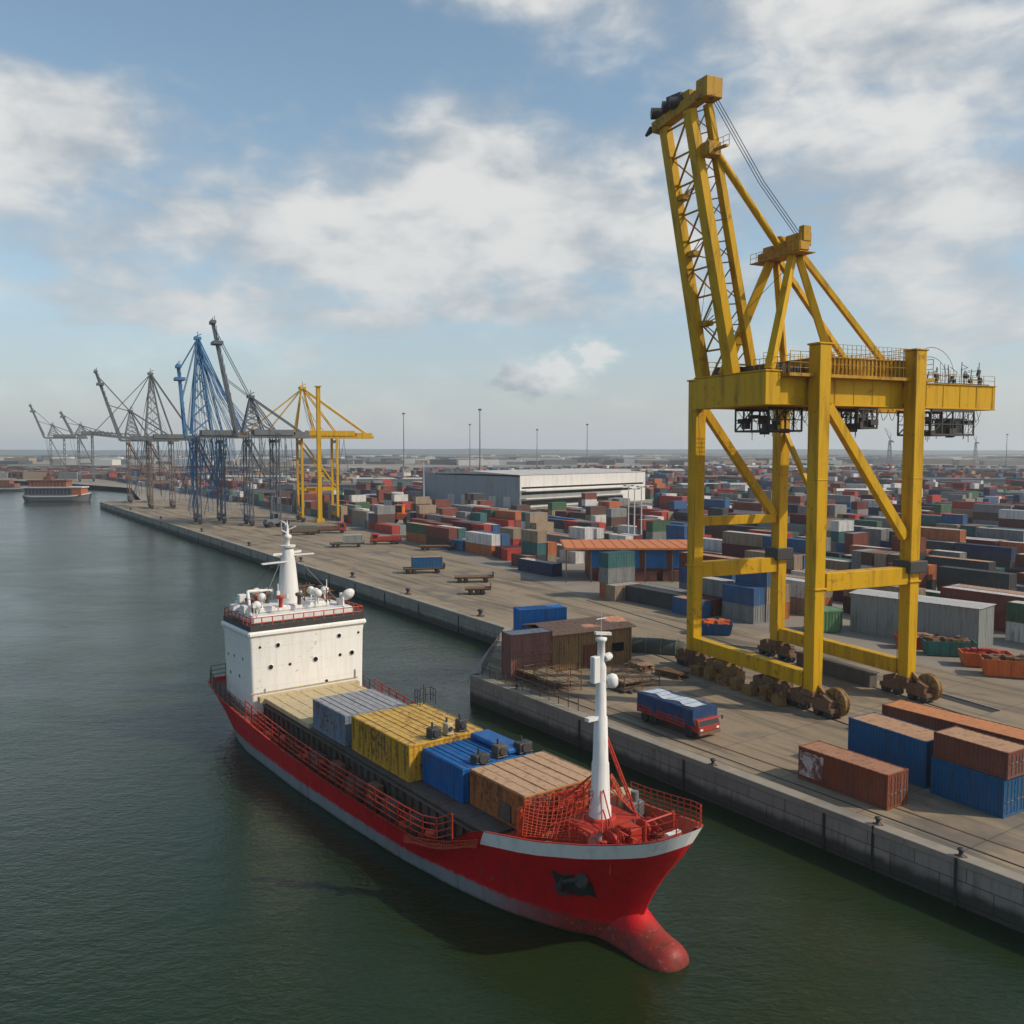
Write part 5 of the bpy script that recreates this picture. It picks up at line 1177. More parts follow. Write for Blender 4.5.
def jetty_shed():
    a, e = at(553, 673), at(634, 662); d = e-a; L = math.hypot(d.x, d.y)-.5; t = thing('shed', 'brown corrugated shed with a low rusty red roof on the jetty', 'shed', (a.x, a.y, .006), math.atan2(d.y, d.x))
    b = MB(); H = 4.4; W = 6.2; corr(b, (0, 0), (L, 0), 0, H, .3, .05); corr(b, (L, 0), (L, W), 0, H, .3, .05); corr(b, (L, W), (0, W), 0, H, .3, .05); corr(b, (0, W), (0, 0), 0, H, .3, .05)
    for x in (.02, L*.33, L*.66, L-.02): b.box(x, -.02, H/2, .16, .12, H)
    b.build('wall', M_SHEDW, t)
    for y0, y1, z0, z1, nm in ((-.5, W*.52, H+.05, H+.75, 'front'), (W*.52, W+.4, H+.74, H+.15, 'back')):
        r_ = MB(); k = 12
        for i in range(k):
            x0 = -.5+(L+1)*i/k; x1 = -.5+(L+1)*(i+1)/k-.03
            r_.add([(x0, y0, z0), (x1, y0, z0), (x1, y1, z1), (x0, y1, z1), (x0, y0, z0-.09), (x1, y0, z0-.09), (x1, y1, z1-.09), (x0, y1, z1-.09)], [(0, 1, 2, 3), (7, 6, 5, 4), (0, 4, 5, 1), (1, 5, 6, 2), (2, 6, 7, 3), (3, 7, 4, 0)])
        r_.build('roof', M_SHEDR, t)
    d_ = MB(); d_.bb(L*.38, L*.62, -.09, -.03, .02, 2.8); 
    for i in range(6): d_.bb(L*.38+.1+i*.42, L*.38+.16+i*.42, -.13, -.09, .05, 2.75)
    d_.build('door', M_DKBR, t); q = MB(); q.bb(L*.75, L*.9, -.1, -.03, 1.6, 2.6); q.build('window', M_GLASS, t)
jetty_shed()
M_LEAN = M_TANR
def fence(label, pts, h, post, mat, rails=(1, .5), r=.05):
    t = thing('railing', label, 'railing', pts[0]); o = Vector(pts[0]); b = MB(); railing(b, [Vector(p)-o for p in pts], h, post, r, rails, 5); b.build('rails', mat, t); return t
e = at(478, 669); fence('dark metal railing round the jetty corner', [at(500, 640), Q(1.0-2.0, 1.0, .05), Q(-12, 1.1, .05), Q(-18, 1.4, .05)], 1.25, 1.6, M_HOLD, (1, .55))
def scaffold(label, s0, s1, t0, t1, h, mat, seed):
    rr = random.Random(seed); o = Q(s0, t0, .006); t = thing('scaffold', label, 'scaffold', o, QA); b = MB(); L, W = s1-s0, t1-t0; k = 4
    for i in range(k+1):
        for j in range(3): x, y = L*i/k, -W*j/2; b.tube((x, y, 0), (x, y, h*rr.uniform(.7, 1.1)), .055, n=5)
    for z in (.5, .55*h, .9*h):
        for j in range(3): b.tube((0, -W*j/2, z), (L, -W*j/2, z), .045, n=5)
        for i in range(k+1): b.tube((L*i/k, 0, z), (L*i/k, -W, z), .045, n=5)
    for i in range(k): b.tube((L*i/k, 0, .2), (L*(i+1)/k, 0, h*.9), .04, n=4)
    b.build('tubes', mat, t)
    d = MB()
    for i in range(6): d.bb(.2, L-.2, -W+.1+i*(W-.2)/6, -W+.1+(i+.85)*(W-.2)/6, .56*h, .56*h+.06)
    d.build('boards', M_TIMBER, t)
scaffold('rusty scaffold frame on the jetty edge in front of the brown shed', -12, -4.5, 3.0, 6.5, 2.1, M_RUST, 1)
scaffold('low rusty scaffold right of the brown shed, near the crane leg', -15.5, -10.5, 9.5, 14.5, 1.7, M_RUST, 6)
scaffold('pale timber and pipe staging on the jetty left of the ship mast', -4.0, 1.0, 5.6, 9.0, 2.6, M_DKBR, 8)
def pallet(label, pt, n, rz, seed, mat):
    rr = random.Random(seed); t = thing('plank_stack', label, 'planks', (pt.x, pt.y, .006), rz); b = MB()
    for k in range(n):
        for i in range(6): b.box(rr.uniform(-.12, .12), -.75+i*.3, .14+k*.16, rr.uniform(2.4, 3.8), .24, .09, rr.uniform(-.03, .03))
    b.build('planks', mat, t); c = MB()
    for x in (-1, 0, 1): c.box(x, 0, .05, .1, 1.7, .1)
    c.build('bearer', M_TIMBER, t)
for i, (x, y, n_, lab, mt) in enumerate([(640, 668, 4, 'stack of planks right of the shed corner', M_TANR), 
      (622, 690, 2, 'flat stack of dark planks near the quay edge behind the truck', M_HOLD), (672, 676, 4, 'stack of rusty bars beside the crane foot', M_RUST)]):
    pallet(lab, at(x, y), n_, QA+R(8*(i % 3)-8), i, mt)
def tarp(label, pt, L, W, H, rz, mat, seed):
    rr = random.Random(seed); t = thing('covered_pile', label, 'covered pile', (pt.x, pt.y, .006), rz); b = MB(); rows = []
    for i in range(15):
        x = -L/2+L*i/14; e = 1-abs(2*i/14-1)**6; row = []
        for j in range(11): th = math.pi*j/10; row.append((x, -W/2*math.cos(th)*(.75+.25*e)+rr.uniform(-.05, .05), max(0, H*e*(math.sin(th)**.6)*rr.uniform(.93, 1.05))))
        rows.append(row)
    b.grid(rows); b.build('tarpaulin', mat, t)
    c = MB()
    for i in range(1, 5): x = -L/2+L*i/5; c.path([(x, -W/2-.02, .05)]+[(x, -W/2*math.cos(math.pi*j/8)*1.02, H*math.sin(math.pi*j/8)**.6*1.05+.03) for j in range(1, 8)]+[(x, W/2+.02, .05)], .03, 4)
    c.build('rope', M_TIMBER, t)
M_TARPG = flat('dark_green_tarp', (.05, .06, .045), .7, .3, 1.0)
tarp('long pile under a dark green tarpaulin behind the left crane leg', at(655, 652), 9.5, 2.6, 1.7, R(-22), M_TARPG, 3)

def bollard(label, pt, s=1.0):
    t = thing('mooring_bollard', label, 'bollard', (pt.x, pt.y, .05), 0, 'mooring bollards along the quay edge', s)
    b = MB(); b.lathe([(.42, 0), (.42, .08), (.24, .12), (.22, .5), (.36, .62), (.40, .72), (.30, .86), (0, .9)], n=14); b.build('post', M_DARK, t)
    c = MB(); c.box(0, 0, .03, 1.0, .9, .05)
    for x in (-.38, .38):
        for y in (-.34, .34): c.tube((x, y, .05), (x, y, .11), .05, n=6)
    c.build('base_plate', M_RUST, t)
bl = [(-50.4, 'small black bollard on the quay edge, second from the right edge'), (-56.2, 'black bollard on the quay edge at the far right of the picture'), (-36, 'black bollard on the quay edge in front of the brown container'), (-22, 'black bollard on the quay edge beside the tarpaulin covered truck'), (-8, 'black bollard near the jetty corner')]
for s, lab in bl: bollard(lab, Q(s, 1.0 if s > -45 else 1.7), .6)
for s in (30, 55, 80, 110, 150, 200, 260, 320): bollard('small dark bollard on the far quay edge', Q(s, 19.6+(s-20)*.0226+.3), 1.2)
for s, lab in ((-50.4, 'dark vertical fender chain on the quay wall below the left bollard'), (-56.2, 'dark vertical fender chain on the quay wall at the far right')):
    o = Q(s, 1.28, 0); t = thing('fender_chain', lab, 'chain', o, QA); b = MB()
    for d in (-.06, .06): b.tube((d, .14, .1), (d, .14, -3.1), .045, n=6)
    b.path([(0, .16, .1), (.05, .1, -1.0), (0, .12, -3.0)], .06, 6)
    b.build('links', M_DARK, t)

# ------------------------------------------------------------------ vehicles
M_VRED = paint('vehicle_red', (.36, .035, .022), .45, .25, .4, 1.5); M_VORA = paint('machine_orange', (.55, .12, .025), .5, .25, .4, 1.2); M_VWHT = paint('vehicle_white', (.55, .54, .51), .45, .1, .4, 1.5); M_VGRY = paint('vehicle_grey', (.14, .15, .16), .55, .2, .4, 1.5); M_VYEL = paint('machine_yellow', (.55, .34, .03), .5, .2, .35, 1.2); M_VGRN = paint('bin_green', (.10, .21, .10), .6, .2, .45, 1.0); M_TEAL = paint('skip_teal', (.03, .15, .13), .6, .3, .5, 1.0)
M_TARPB = None
def tarpmat():
    m, nt, b = base_mat('blue_white_tarp'); co = objco(nt); f = noise_(nt, co, .5, 4, .6, .8, (.5, 1.2, 1)); g = noise_(nt, co, 2.5, 5)
    c = mixc(nt, smooth(nt, f, .50, .58), (.02, .06, .16), (.42, .46, .52)); c = mixc(nt, M_(nt, 'MULTIPLY', smooth(nt, g, .5, .8), .5), c, (.03, .05, .10)); nt.links.new(c, b.inputs['Base Color']); b.inputs['Roughness'].default_value = .6; bump(nt, b, noise_(nt, co, 1.2, 4), .6, .15); return m
M_TARPB = tarpmat()
def wheels(root, xs, w, r):
    for x in xs:
        for s in (-1, 1):
            b = MB(); ax = Matrix.Rotation(R(90), 4, 'X'); b.lathe([(r*.55, -.15), (r*.92, -.15), (r, -.09), (r, .09), (r*.92, .15), (r*.55, .15)], (x, s*(w/2-.15), r), ax, 18)
            o = b.build('wheel', M_RUBBER, root); h = MB(); h.lathe([(r*.15, -.1), (r*.55, -.12), (r*.55, .12), (r*.15, .1)], (x, s*(w/2-.15), r), ax, 14); h.build('rim', M_GREYST, o)
def truck(label, pt, rz, L, W, H, cab, bed, load=None, group=None, loadh=1.6, scale=1.0):
    t = thing('truck', label, 'truck', (pt.x, pt.y, .006), rz, group, scale); r = .48; cl = 1.9
    b = MB(); b.bb(-L/2, L/2-.2, -.45, .45, .55, .8); b.bb(L/2-.25, L/2+.02, -W/2+.1, W/2-.1, .4, .75); b.build('chassis', M_DARK, t, bevel=.03)
    x0 = L/2-cl; b = MB()
    prof = [(x0, .75), (L/2, .75), (L/2+.04, 1.35), (L/2-.28, H*.82), (L/2-.5, H*.9), (x0, H*.9)]
    n = len(prof); vs = [(x, -W/2+.08, z) for x, z in prof]+[(x, W/2-.08, z) for x, z in prof]
    b.add(vs, [tuple(range(n-1, -1, -1)), tuple(range(n, 2*n))]+[(i, (i+1) % n, (i+1) % n+n, i+n) for i in range(n)]); c = b.build('cab', cab, t, bevel=.07)
    g = MB(); z0, z1 = 1.42, H*.80; f = lambda z: L/2+.04-.32*(z-1.35)/(H*.82-1.35)
    g.add([(f(z0)+.012, -W/2+.25, z0), (f(z0)+.012, W/2-.25, z0), (f(z1)+.012, W/2-.3, z1), (f(z1)+.012, -W/2+.3, z1)], [(0, 1, 2, 3)]); g.build('windscreen', M_GLASS, c)
    for s in (-1, 1): g = MB(); g.bb(x0+.35, L/2-.55, s*(W/2-.08)-.005, s*(W/2-.08)+.012, 1.45, H*.8); g.build('side_window', M_GLASS, c)
    for s in (-1, 1): g = MB(); g.lathe([(.13, 0), (.14, .05), (.1, .06)], (L/2+.02, s*(W/2-.4), .95), Matrix.Rotation(R(90), 4, 'Y'), 10); g.build('headlight', M_WHITE, t)
    b = MB(); b.bb(-L/2, x0-.15, -W/2, W/2, .82, 1.0)
    if bed:
        for s in (-1, 1): b.bb(-L/2, x0-.15, s*W/2-.04, s*W/2+.04, 1.0, 1.65); 
        b.bb(-L/2-.04, -L/2+.04, -W/2, W/2, 1.0, 1.65); k = 7
        for i in range(k): x = -L/2+.2+(L-cl-.5)*i/(k-1); b.bb(x-.04, x+.04, -W/2-.1, -W/2-.04, .85, 1.7); b.bb(x-.04, x+.04, W/2+.04, W/2+.1, .85, 1.7)
    b.build('bed', bed or M_DARK, t)
    if load:
        rr = random.Random(5); b = MB(); rows = []
        for i in range(12):
            x = -L/2+.06+(L-cl-.35)*i/11; row = []
            for y, z in ((-W/2-.02, 1.2), (-W/2+.0, 1.0+loadh*.75), (-W/2+.25, 1.0+loadh*.95), (-W/4, 1+loadh*1.02), (0, 1+loadh*1.08), (W/4, 1+loadh*1.02), (W/2-.25, 1+loadh*.95), (W/2, 1.0+loadh*.75), (W/2+.02, 1.2)): row.append((x, y, z+rr.uniform(-.05, .05)))
            rows.append(row)
        b.grid(rows, sm=True); b.add(rows[0], [tuple(range(9))]); b.add(rows[-1], [tuple(range(8, -1, -1))]); b.build('tarpaulin', load, t)
    wheels(t, (L/2-1.0, -L/2+1.0, -L/2+2.1), W, r); return t
M_TARPD = paint('blue_tarp', (.018, .05, .13), .6, .0, .4, 1.2, fade=.3, gcol=(.02, .025, .04)); M_TARPW = paint('pale_tarp', (.50, .56, .62), .6, .0, .5, 1.0, gcol=(.12, .16, .22))
def tarp_truck():
    p = at(684, 731)+QU*1.2+QV*.4; L, W = 7.8, 3.0
    t = thing('truck', 'red truck under a boxy faded blue and white tarpaulin, on the near quay', 'truck', (p.x, p.y, .006), QA+math.pi)
    b = MB(); b.bb(-L/2, L/2-.3, -.5, .5, .5, .8); b.build('chassis', M_DARK, t)
    b = MB(); b.bb(-L/2, L/2-1.5, -W/2, W/2, .82, 1.0)
    for s_ in (-1, 1):
        for z in (1.15, 1.45): b.bb(-L/2, L/2-1.5, s_*W/2-.04, s_*W/2+.04, z-.06, z+.06)
        for i in range(8): x = -L/2+.1+i*.88; b.bb(x-.05, x+.05, s_*W/2-.06, s_*W/2+.06, .8, 1.6)
    b.build('bed', M_VRED, t)
    rr = random.Random(5); b = MB(); rows = []; x1 = L/2-.55
    for i in range(14):
        x = -L/2+.03+(x1+L/2)*i/13; e = 1-abs(2*i/13-1)**8*.14; row = []; sag = .07*math.sin(i*1.9)
        for y, z in ((-W/2-.03, 1.15), (-W/2-.03, 1.7), (-W/2-.02, 2.5), (-W/2+.06, 2.6), (-W/5, 2.66), (W/5, 2.66), (W/2-.06, 2.6), (W/2+.02, 2.5), (W/2+.03, 1.7), (W/2+.03, 1.15)): row.append((x, y+(rr.uniform(-.02, .02) if z < 2.4 else 0), z+(sag*.4 if z > 2.62 else 0)))
        rows.append(row)
    b.grid(rows, sm=False); b.add(rows[0], [tuple(range(10))]); b.add(rows[-1], [tuple(range(9, -1, -1))]); b.build('tarpaulin', M_TARPD, t)
    b = MB(); b.grid([[(x_, -W/2+.5+.25*math.sin(x_*2.1), 2.70+.02*math.sin(x_*3)), (x_, 0, 2.715+.02*math.sin(x_*2.4)), (x_, W/2-.75+.2*math.sin(x_*1.7), 2.70)] for x_ in [-L/2+.3+i*.3 for i in range(23)]]); b.build('pale_sheet', M_TARPW, t)
    b = MB()
    for i in range(7): x_ = -L/2+.5+i*1.05; b.path([(x_, -W/2-.05, 1.2), (x_, -W/2-.04, 2.55), (x_, -W/2+.1, 2.72), (x_, W/2-.1, 2.72), (x_, W/2+.04, 2.55), (x_, W/2+.05, 1.2)], .02, 4)
    b.build('tie_rope', M_DARK, t)
    b = MB(); x0 = L/2-1.45; prof = [(x0, .6), (L/2, .6), (L/2+.05, 1.15), (L/2-.12, 1.7), (x0, 1.78)]; n = len(prof)
    vs = [(x, -W/2+.12, z) for x, z in prof]+[(x, W/2-.12, z) for x, z in prof]; b.add(vs, [tuple(range(n-1, -1, -1)), tuple(range(n, 2*n))]+[(i, (i+1) % n, (i+1) % n+n, i+n) for i in range(n)])
    c = b.build('cab', M_VRED, t, bevel=.08)
    g = MB(); g.add([(L/2+.045, -W/2+.3, 1.2), (L/2+.045, W/2-.3, 1.2), (L/2-.09, W/2-.35, 1.64), (L/2-.09, -W/2+.35, 1.64)], [(0, 1, 2, 3)]); g.build('windscreen', M_GLASS, c)
    g = MB(); g.bb(L/2-.1, L/2+.12, -W/2+.15, W/2-.15, .38, .62); g.build('bumper', M_RUST, t, bevel=.03)
    for s_ in (-1, 1):
        g = MB(); g.bb(L/2+.0, L/2+.07, s_*(W/2-.5)-.16, s_*(W/2-.5)+.16, .78, .96); g.build('headlight', M_WHITEW, t)
        g = MB(); g.tube((L/2-.3, s_*(W/2-.1), 1.6), (L/2-.1, s_*(W/2+.2), 1.7), .025, n=5); g.box(L/2-.1, s_*(W/2+.22), 1.6, .06, .18, .34); g.build('mirror', M_DARK, c)
    wheels(t, (L/2-1.1, -L/2+1.0, -L/2+2.1), W, .48)
tarp_truck()
def trailer(label, pt, rz, L, W, load=None, scale=1.0, lh=2.3, name='flatbed_trailer', lmat2=None):
    t = thing(name, label, 'trailer', (pt.x, pt.y, .006), rz, None, scale); b = MB(); b.bb(-L/2, L/2, -W/2, W/2, 1.0, 1.18); b.bb(-L/2, L/2, -.4, .4, .7, 1.0); b.bb(L/2-.1, L/2, -W/2, W/2, 1.18, 2.0); b.build('bed', M_RUST, t)
    wheels(t, (-L/2+1, -L/2+2.2, L/2-1.5), W, .45)
    return t
def on_trailer(label, pt, rz, L, W, H, body, roof, scale=1.0): container(label, L, W, H, body, roof, (pt.x, pt.y, 1.2*scale), rz).scale = (scale,)*3
def digger(label, pt, rz, mat, scale=1.0, cat='loader'):
    t = thing('wheel_loader', label, cat, (pt.x, pt.y, .006), rz, None, scale); b = MB(); b.bb(-2.4, .3, -1.0, 1.0, .8, 1.9); b.bb(.3, 2.0, -.7, .7, .8, 1.5); b.bb(-2.6, -2.3, -1.05, 1.05, .7, 1.5); b.build('body', mat, t, bevel=.1)
    c = MB(); c.bb(-.7, .7, -.75, .75, 1.9, 3.2); c.bb(-.85, .85, -.85, .85, 3.2, 3.32); o = c.build('cab', mat, t, bevel=.05); g = MB(); g.bb(.705, .73, -.6, .6, 2.1, 3.1); g.bb(-.5, .5, .755, .775, 2.1, 3.1); g.bb(-.5, .5, -.775, -.755, 2.1, 3.1); g.build('window', M_GLASS, o)
    a = MB()
    for s in (-.5, .5): a.beam((.9, s, 1.6), (3.2, s, .9), .22, .35)
    a.build('lift_arm', mat, t); k = MB(); rows = []
    for y in (-1.3, 1.3): rows.append([(3.1, y, 1.5), (3.0, y, .5), (3.3, y, .15), (4.3, y, .1)])
    k.grid(rows, sm=False); k.grid([[(x, y, z+.06) for x, y, z in r_] for r_ in rows[::-1]], sm=False); k.build('bucket', M_RUST, t); wheels(t, (1.3, -1.6), 2.5, .72)
def skip(label, pt, rz, L, W, H, mat, fill=None):
    t = thing('skip_bin', label, 'skip', (pt.x, pt.y, .006), rz); b = MB(); o = .35
    lo = [(-L/2+o, -W/2+.15), (L/2-o, -W/2+.15), (L/2-o, W/2-.15), (-L/2+o, W/2-.15)]; hi = [(-L/2, -W/2), (L/2, -W/2), (L/2, W/2), (-L/2, W/2)]; iy = [(x*.95, y*.93) for x, y in hi]; il = [(x*.95, y*.93) for x, y in lo]
    b.grid([[(x, y, .1) for x, y in lo], [(x, y, H) for x, y in hi], [(x, y, H) for x, y in iy], [(x, y, .3) for x, y in il]], sm=False, close=True); b.add([(x, y, .3) for x, y in il], [(0, 1, 2, 3)])
    for i in range(5): x = -L/2+.4+(L-.8)*i/4; b.beam((x*.93, -W/2+.1, .2), (x, -W/2-.04, H), .14, .1); b.beam((x*.93, W/2-.1, .2), (x, W/2+.04, H), .14, .1)
    b.build('bin', mat, t)
    if fill:
        rr = random.Random(int(L*100)); f = MB()
        for _ in range(24): f.box(rr.uniform(-L*.38, L*.38), rr.uniform(-W*.33, W*.33), H-.15+rr.uniform(-.2, .3), rr.uniform(.4, 1.4), rr.uniform(.3, .8), rr.uniform(.3, .7), rr.uniform(0, 3))
        f.build('scrap', fill, t)
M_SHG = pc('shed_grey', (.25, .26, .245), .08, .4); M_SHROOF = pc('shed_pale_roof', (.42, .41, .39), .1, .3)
# on the far apron
p = at(424, 573); trailer('low loader with a blue container on the open apron behind the deckhouse', p, R(12), 8.5, 2.6); on_trailer('blue container with a rusty roof on the low loader behind the deckhouse', p+Vector((.6, .2, 0)), R(12), 6.2, 2.5, 2.2, M_BLUEC, M_TANR)
p = at(474, 582); trailer('empty flat trailer on the open apron, the farther of two', p, R(6), 7.5, 2.5)
p = at(478, 594); trailer('empty rusty trailer on the open apron, the nearer of two', p, R(4), 4.6, 2.4)
p = at(347, 547); trailer('dark trailer with a small grey box, beside the foot of the far yellow crane', p, R(10), 9, 2.6); on_trailer('small pale grey container on a dark trailer by the far yellow crane', p+Vector((1.4, .3, 0)), R(10), 5.0, 2.5, 2.0, M_SHG, M_SHROOF)
p = at(400, 524); digger('bright orange loader at the left end of the container rows', p, R(170), M_VORA, 2.0)
p = at(386, 544); truck('small red truck on the apron right of the far yellow crane', p, R(190), 7, 2.5, 2.7, M_VRED, M_VRED, None, None, 1, 1.2)
p = at(437, 550); trailer('brown flat trailer parked near the container rows, above the blue low loader', p, R(2), 9, 2.6)
p = at(328, 533); truck('red tractor truck under the far yellow crane', p, R(15), 9, 2.6, 3.0, M_VRED, M_RUST, None, None, 1, 1.2)
p = at(300, 535); truck('dark truck on the quay left of the far yellow crane', p, R(200), 9, 2.6, 3.0, M_VGRY, M_RUST, M_TARPG, None, 1.4, 1.1)
p = at(275, 527); digger('grey loader near the quay edge, under the dark crane', p, R(40), M_VGRY, 1.4)
# near the yard front on the right
p = at(985, 666); skip('orange skip at the right front of the yard, left of the rusty one', p, R(-14), 5.5, 2.6, 1.7, M_VORA, M_VRED)
p = at(1010, 676); skip('rusty orange skip at the right edge beside the orange loader', p, R(-20), 6.0, 2.8, 2.0, M_VORA, M_RUST)
p = at(948, 655); skip('teal skip with scrap in front of the long grey shed', p, R(-12), 6.0, 2.6, 1.9, M_TEAL, M_RUST)
p = at(918, 648); skip('rusty brown skip left of the teal skip, behind the right crane leg', p, R(-8), 5.5, 2.6, 1.6, M_VRED, M_TANR)
p = at(714, 634); skip('low blue skip behind the left leg of the big crane', p, R(-12), 5.0, 2.5, 1.6, M_BLUEC, M_VORA)
def tank_bin():
    p = at(823, 631); t = thing('waste_tank', 'pale green ribbed waste tank with a lid, seen between the crane legs', 'tank', (p.x, p.y, .006), R(12)); b = MB()
    ring = lambda k, z: [(2.3*k*math.copysign(abs(math.cos(a))**.35, math.cos(a)), 1.6*k*math.copysign(abs(math.sin(a))**.35, math.sin(a)), z) for a in [i*math.pi/16 for i in range(32)]]
    b.grid([ring(.93, .05), ring(1, .4), ring(1, 2.9)], close=True, sm=False)
    for i in range(9): x = -1.9+i*.475; b.bb(x-.06, x+.06, -1.66, -1.55, .4, 2.85)
    b.build('body', M_VGRN, t); c = MB(); c.grid([ring(1.06, 2.9), ring(1.06, 3.15), ring(.5, 3.4), ring(.01, 3.4)], close=True, sm=False); c.build('lid', M_VGRN, t)
tank_bin()
def depot():
    p = at(634, 581); t = thing('depot_shed', 'open depot shed with a flat orange roof and blue shutters', 'shed', (p.x-8.5, p.y, .006), R(0)); L, W, H = 20.5, 13.0, 6.2
    b = MB(); b.bb(0, L, 1.0, W, 0, H); b.build('wall', M_DKBR, t); r_ = MB(); r_.bb(-5.2, L+.8, -2.2, W+1, H+.12, H+.5)
    for i in range(13): r_.bb(-5.0+i*2.0, -4.9+i*2.0, -2.2, W+1, H+.5, H+.58)
    r_.build('roof', M_ROOFO, t)
    for x in (.4, 5.6, 10.8, 16.0):
        q = MB(); q.bb(x, x+4.1, .9, .997, 2.4, 5.9)
        for i in range(14): q.bb(x+.05, x+4.05, .86, .9, 2.45+i*.245, 2.6+i*.245)
        q.build('shutter', M_BLUE2, t)
    for x in (-4.8, 0.02, 5.2, 10.4, 15.6, 20.4): q = MB(); q.bb(x-.12, x+.12, -1.9, -1.66, 0, H+.12); q.build('post', M_HOLD, t)
    for x in (1.5, 8, 14): q = MB(); q.bb(x, x+4.8, -.6, .8, .0, 2.0); q.build('counter', M_DKBR, t)
M_ROOFO = pc('orange_roof', (.55, .17, .05), .12, .25)
depot()
def long_shed(label, n_, dirdeg, L, W, H, wall, roof, pitch=.5, name='storage_shed'):
    d = R(dirdeg); t = thing(name, label, 'shed', (n_.x, n_.y, .006), d); b = MB(); corr(b, (L, 0), (0, 0), 0, H, pitch, .07); corr(b, (0, W), (L, W), 0, H, pitch, .07)
    b2 = MB()
    # walls: local X runs away from the near corner, Y away from the viewer
    b = MB(); corr(b, (0, 0), (L, 0), 0, H, pitch, .07); corr(b, (L, 0), (L, W), 0, H, pitch, .07); corr(b, (L, W), (0, W), 0, H, pitch, .07); corr(b, (0, W), (0, 0), 0, H, pitch, .07); b.build('wall', wall, t)
    r_ = MB(); e = .25
    r_.add([(-e, -e, H), (L+e, -e, H), (L+e, W/2, H+W*.05), (-e, W/2, H+W*.05), (L+e, W+e, H), (-e, W+e, H)], [(0, 1, 2, 3), (3, 2, 4, 5), (0, 3, 5), (1, 4, 2), (5, 4, 1, 0)]); 
    for i in range(int(L/1.2)): x = .3+i*1.2; r_.bb(x, x+.08, -e, W/2, H+.02, H+.06)
    r_.build('roof', roof, t)
    q = MB(); q.bb(-.07, -.01, W*.2, W*.8, .02, H*.78); q.build('door', M_VGRY, t)
    return t
c_ = at(978, 651); l_ = at(850, 631)
long_shed('long pale grey corrugated shed behind the right crane leg', Vector((l_.x, l_.y, 0)), math.degrees(math.atan2(c_.y-l_.y, c_.x-l_.x)), math.hypot(c_.x-l_.x, c_.y-l_.y), 5.0, 5.4, M_SHG, M_SHROOF)

# ------------------------------------------------------------------ the container yard
PAL = [('rust red', (.20, .045, .026), 15), ('dark brown', (.10, .05, .033), 9), ('navy', (.02, .035, .09), 4), ('blue', (.025, .10, .24), 8), ('teal', (.03, .13, .13), 6), ('green', (.045, .12, .06), 5), ('grey', (.21, .215, .21), 13), ('white', (.60, .58, .54), 10),
       ('orange', (.44, .12, .03), 7), ('bright red', (.42, .035, .02), 9), ('tan', (.30, .22, .14), 11), ('charcoal', (.05, .052, .056), 7), ('maroon', (.12, .02, .022), 5)]
PM = {n_: pc('yard_'+n_.replace(' ', '_'), tuple((x*.9+sum(c)/3*.1)*.95 for x in c), .3, .5) for n_, c, w_ in PAL}
CW = [w_ for _, _, w_ in PAL]; CN = [n_ for n_, _, _ in PAL]
YH = 2.6
def yard_mesh(L, colname, rv):
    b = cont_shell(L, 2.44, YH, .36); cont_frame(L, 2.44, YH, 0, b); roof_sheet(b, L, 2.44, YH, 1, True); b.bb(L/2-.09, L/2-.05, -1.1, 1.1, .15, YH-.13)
    for f in (-.75, -.3, .3, .75): b.tube((L/2-.02, f, .2), (L/2-.02, f, YH-.2), .025, n=4)
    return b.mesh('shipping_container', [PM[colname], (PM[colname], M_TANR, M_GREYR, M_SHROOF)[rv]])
YM = {}
def front_t(s): return tab([(-60, 55), (-30, 53), (-20, 62), (-8, 57), (10, 47), (20, 45), (44, 48), (90, 63), (130, 63), (215, 77), (400, 84), (900, 95)], s)
rn = random.Random(21)
slots = []
NOGO = []   # keep-out zones (world x, y, radius)
pz = at(634, 581); NOGO += [(pz.x+1, pz.y+6, 14.0), (pz.x-6, pz.y-7, 7.0), (pz.x+3, pz.y-6, 6.0), (pz.x-14, pz.y, 6.0)]
NOGO += [(at(823, 631).x, at(823, 631).y, 4.5), (at(714, 634).x, at(714, 634).y, 4.0), (at(400, 524).x, at(400, 524).y, 9)]
for f in range(9): q = l_.lerp(c_, f/8); NOGO.append((q.x, q.y+2.5, 5.2))
for x, y in ((985, 668), (1010, 676), (948, 655), (918, 648)): q = at(x, y); NOGO.append((q.x, q.y, 5.0))
wc = at(520, 508); wl = at(425, 503); we = at(645, 500)
def in_wh(x, y):
    d = Vector((we.x-wc.x, we.y-wc.y)); e = Vector((wl.x-wc.x, wl.y-wc.y)); r_ = Vector((x-wc.x, y-wc.y))
    a, b_ = r_.dot(d)/d.dot(d), r_.dot(e)/e.dot(e); return -.3 < a < 1.1 and -.6 < b_ < 1.12
row = 0; tt = 0.0
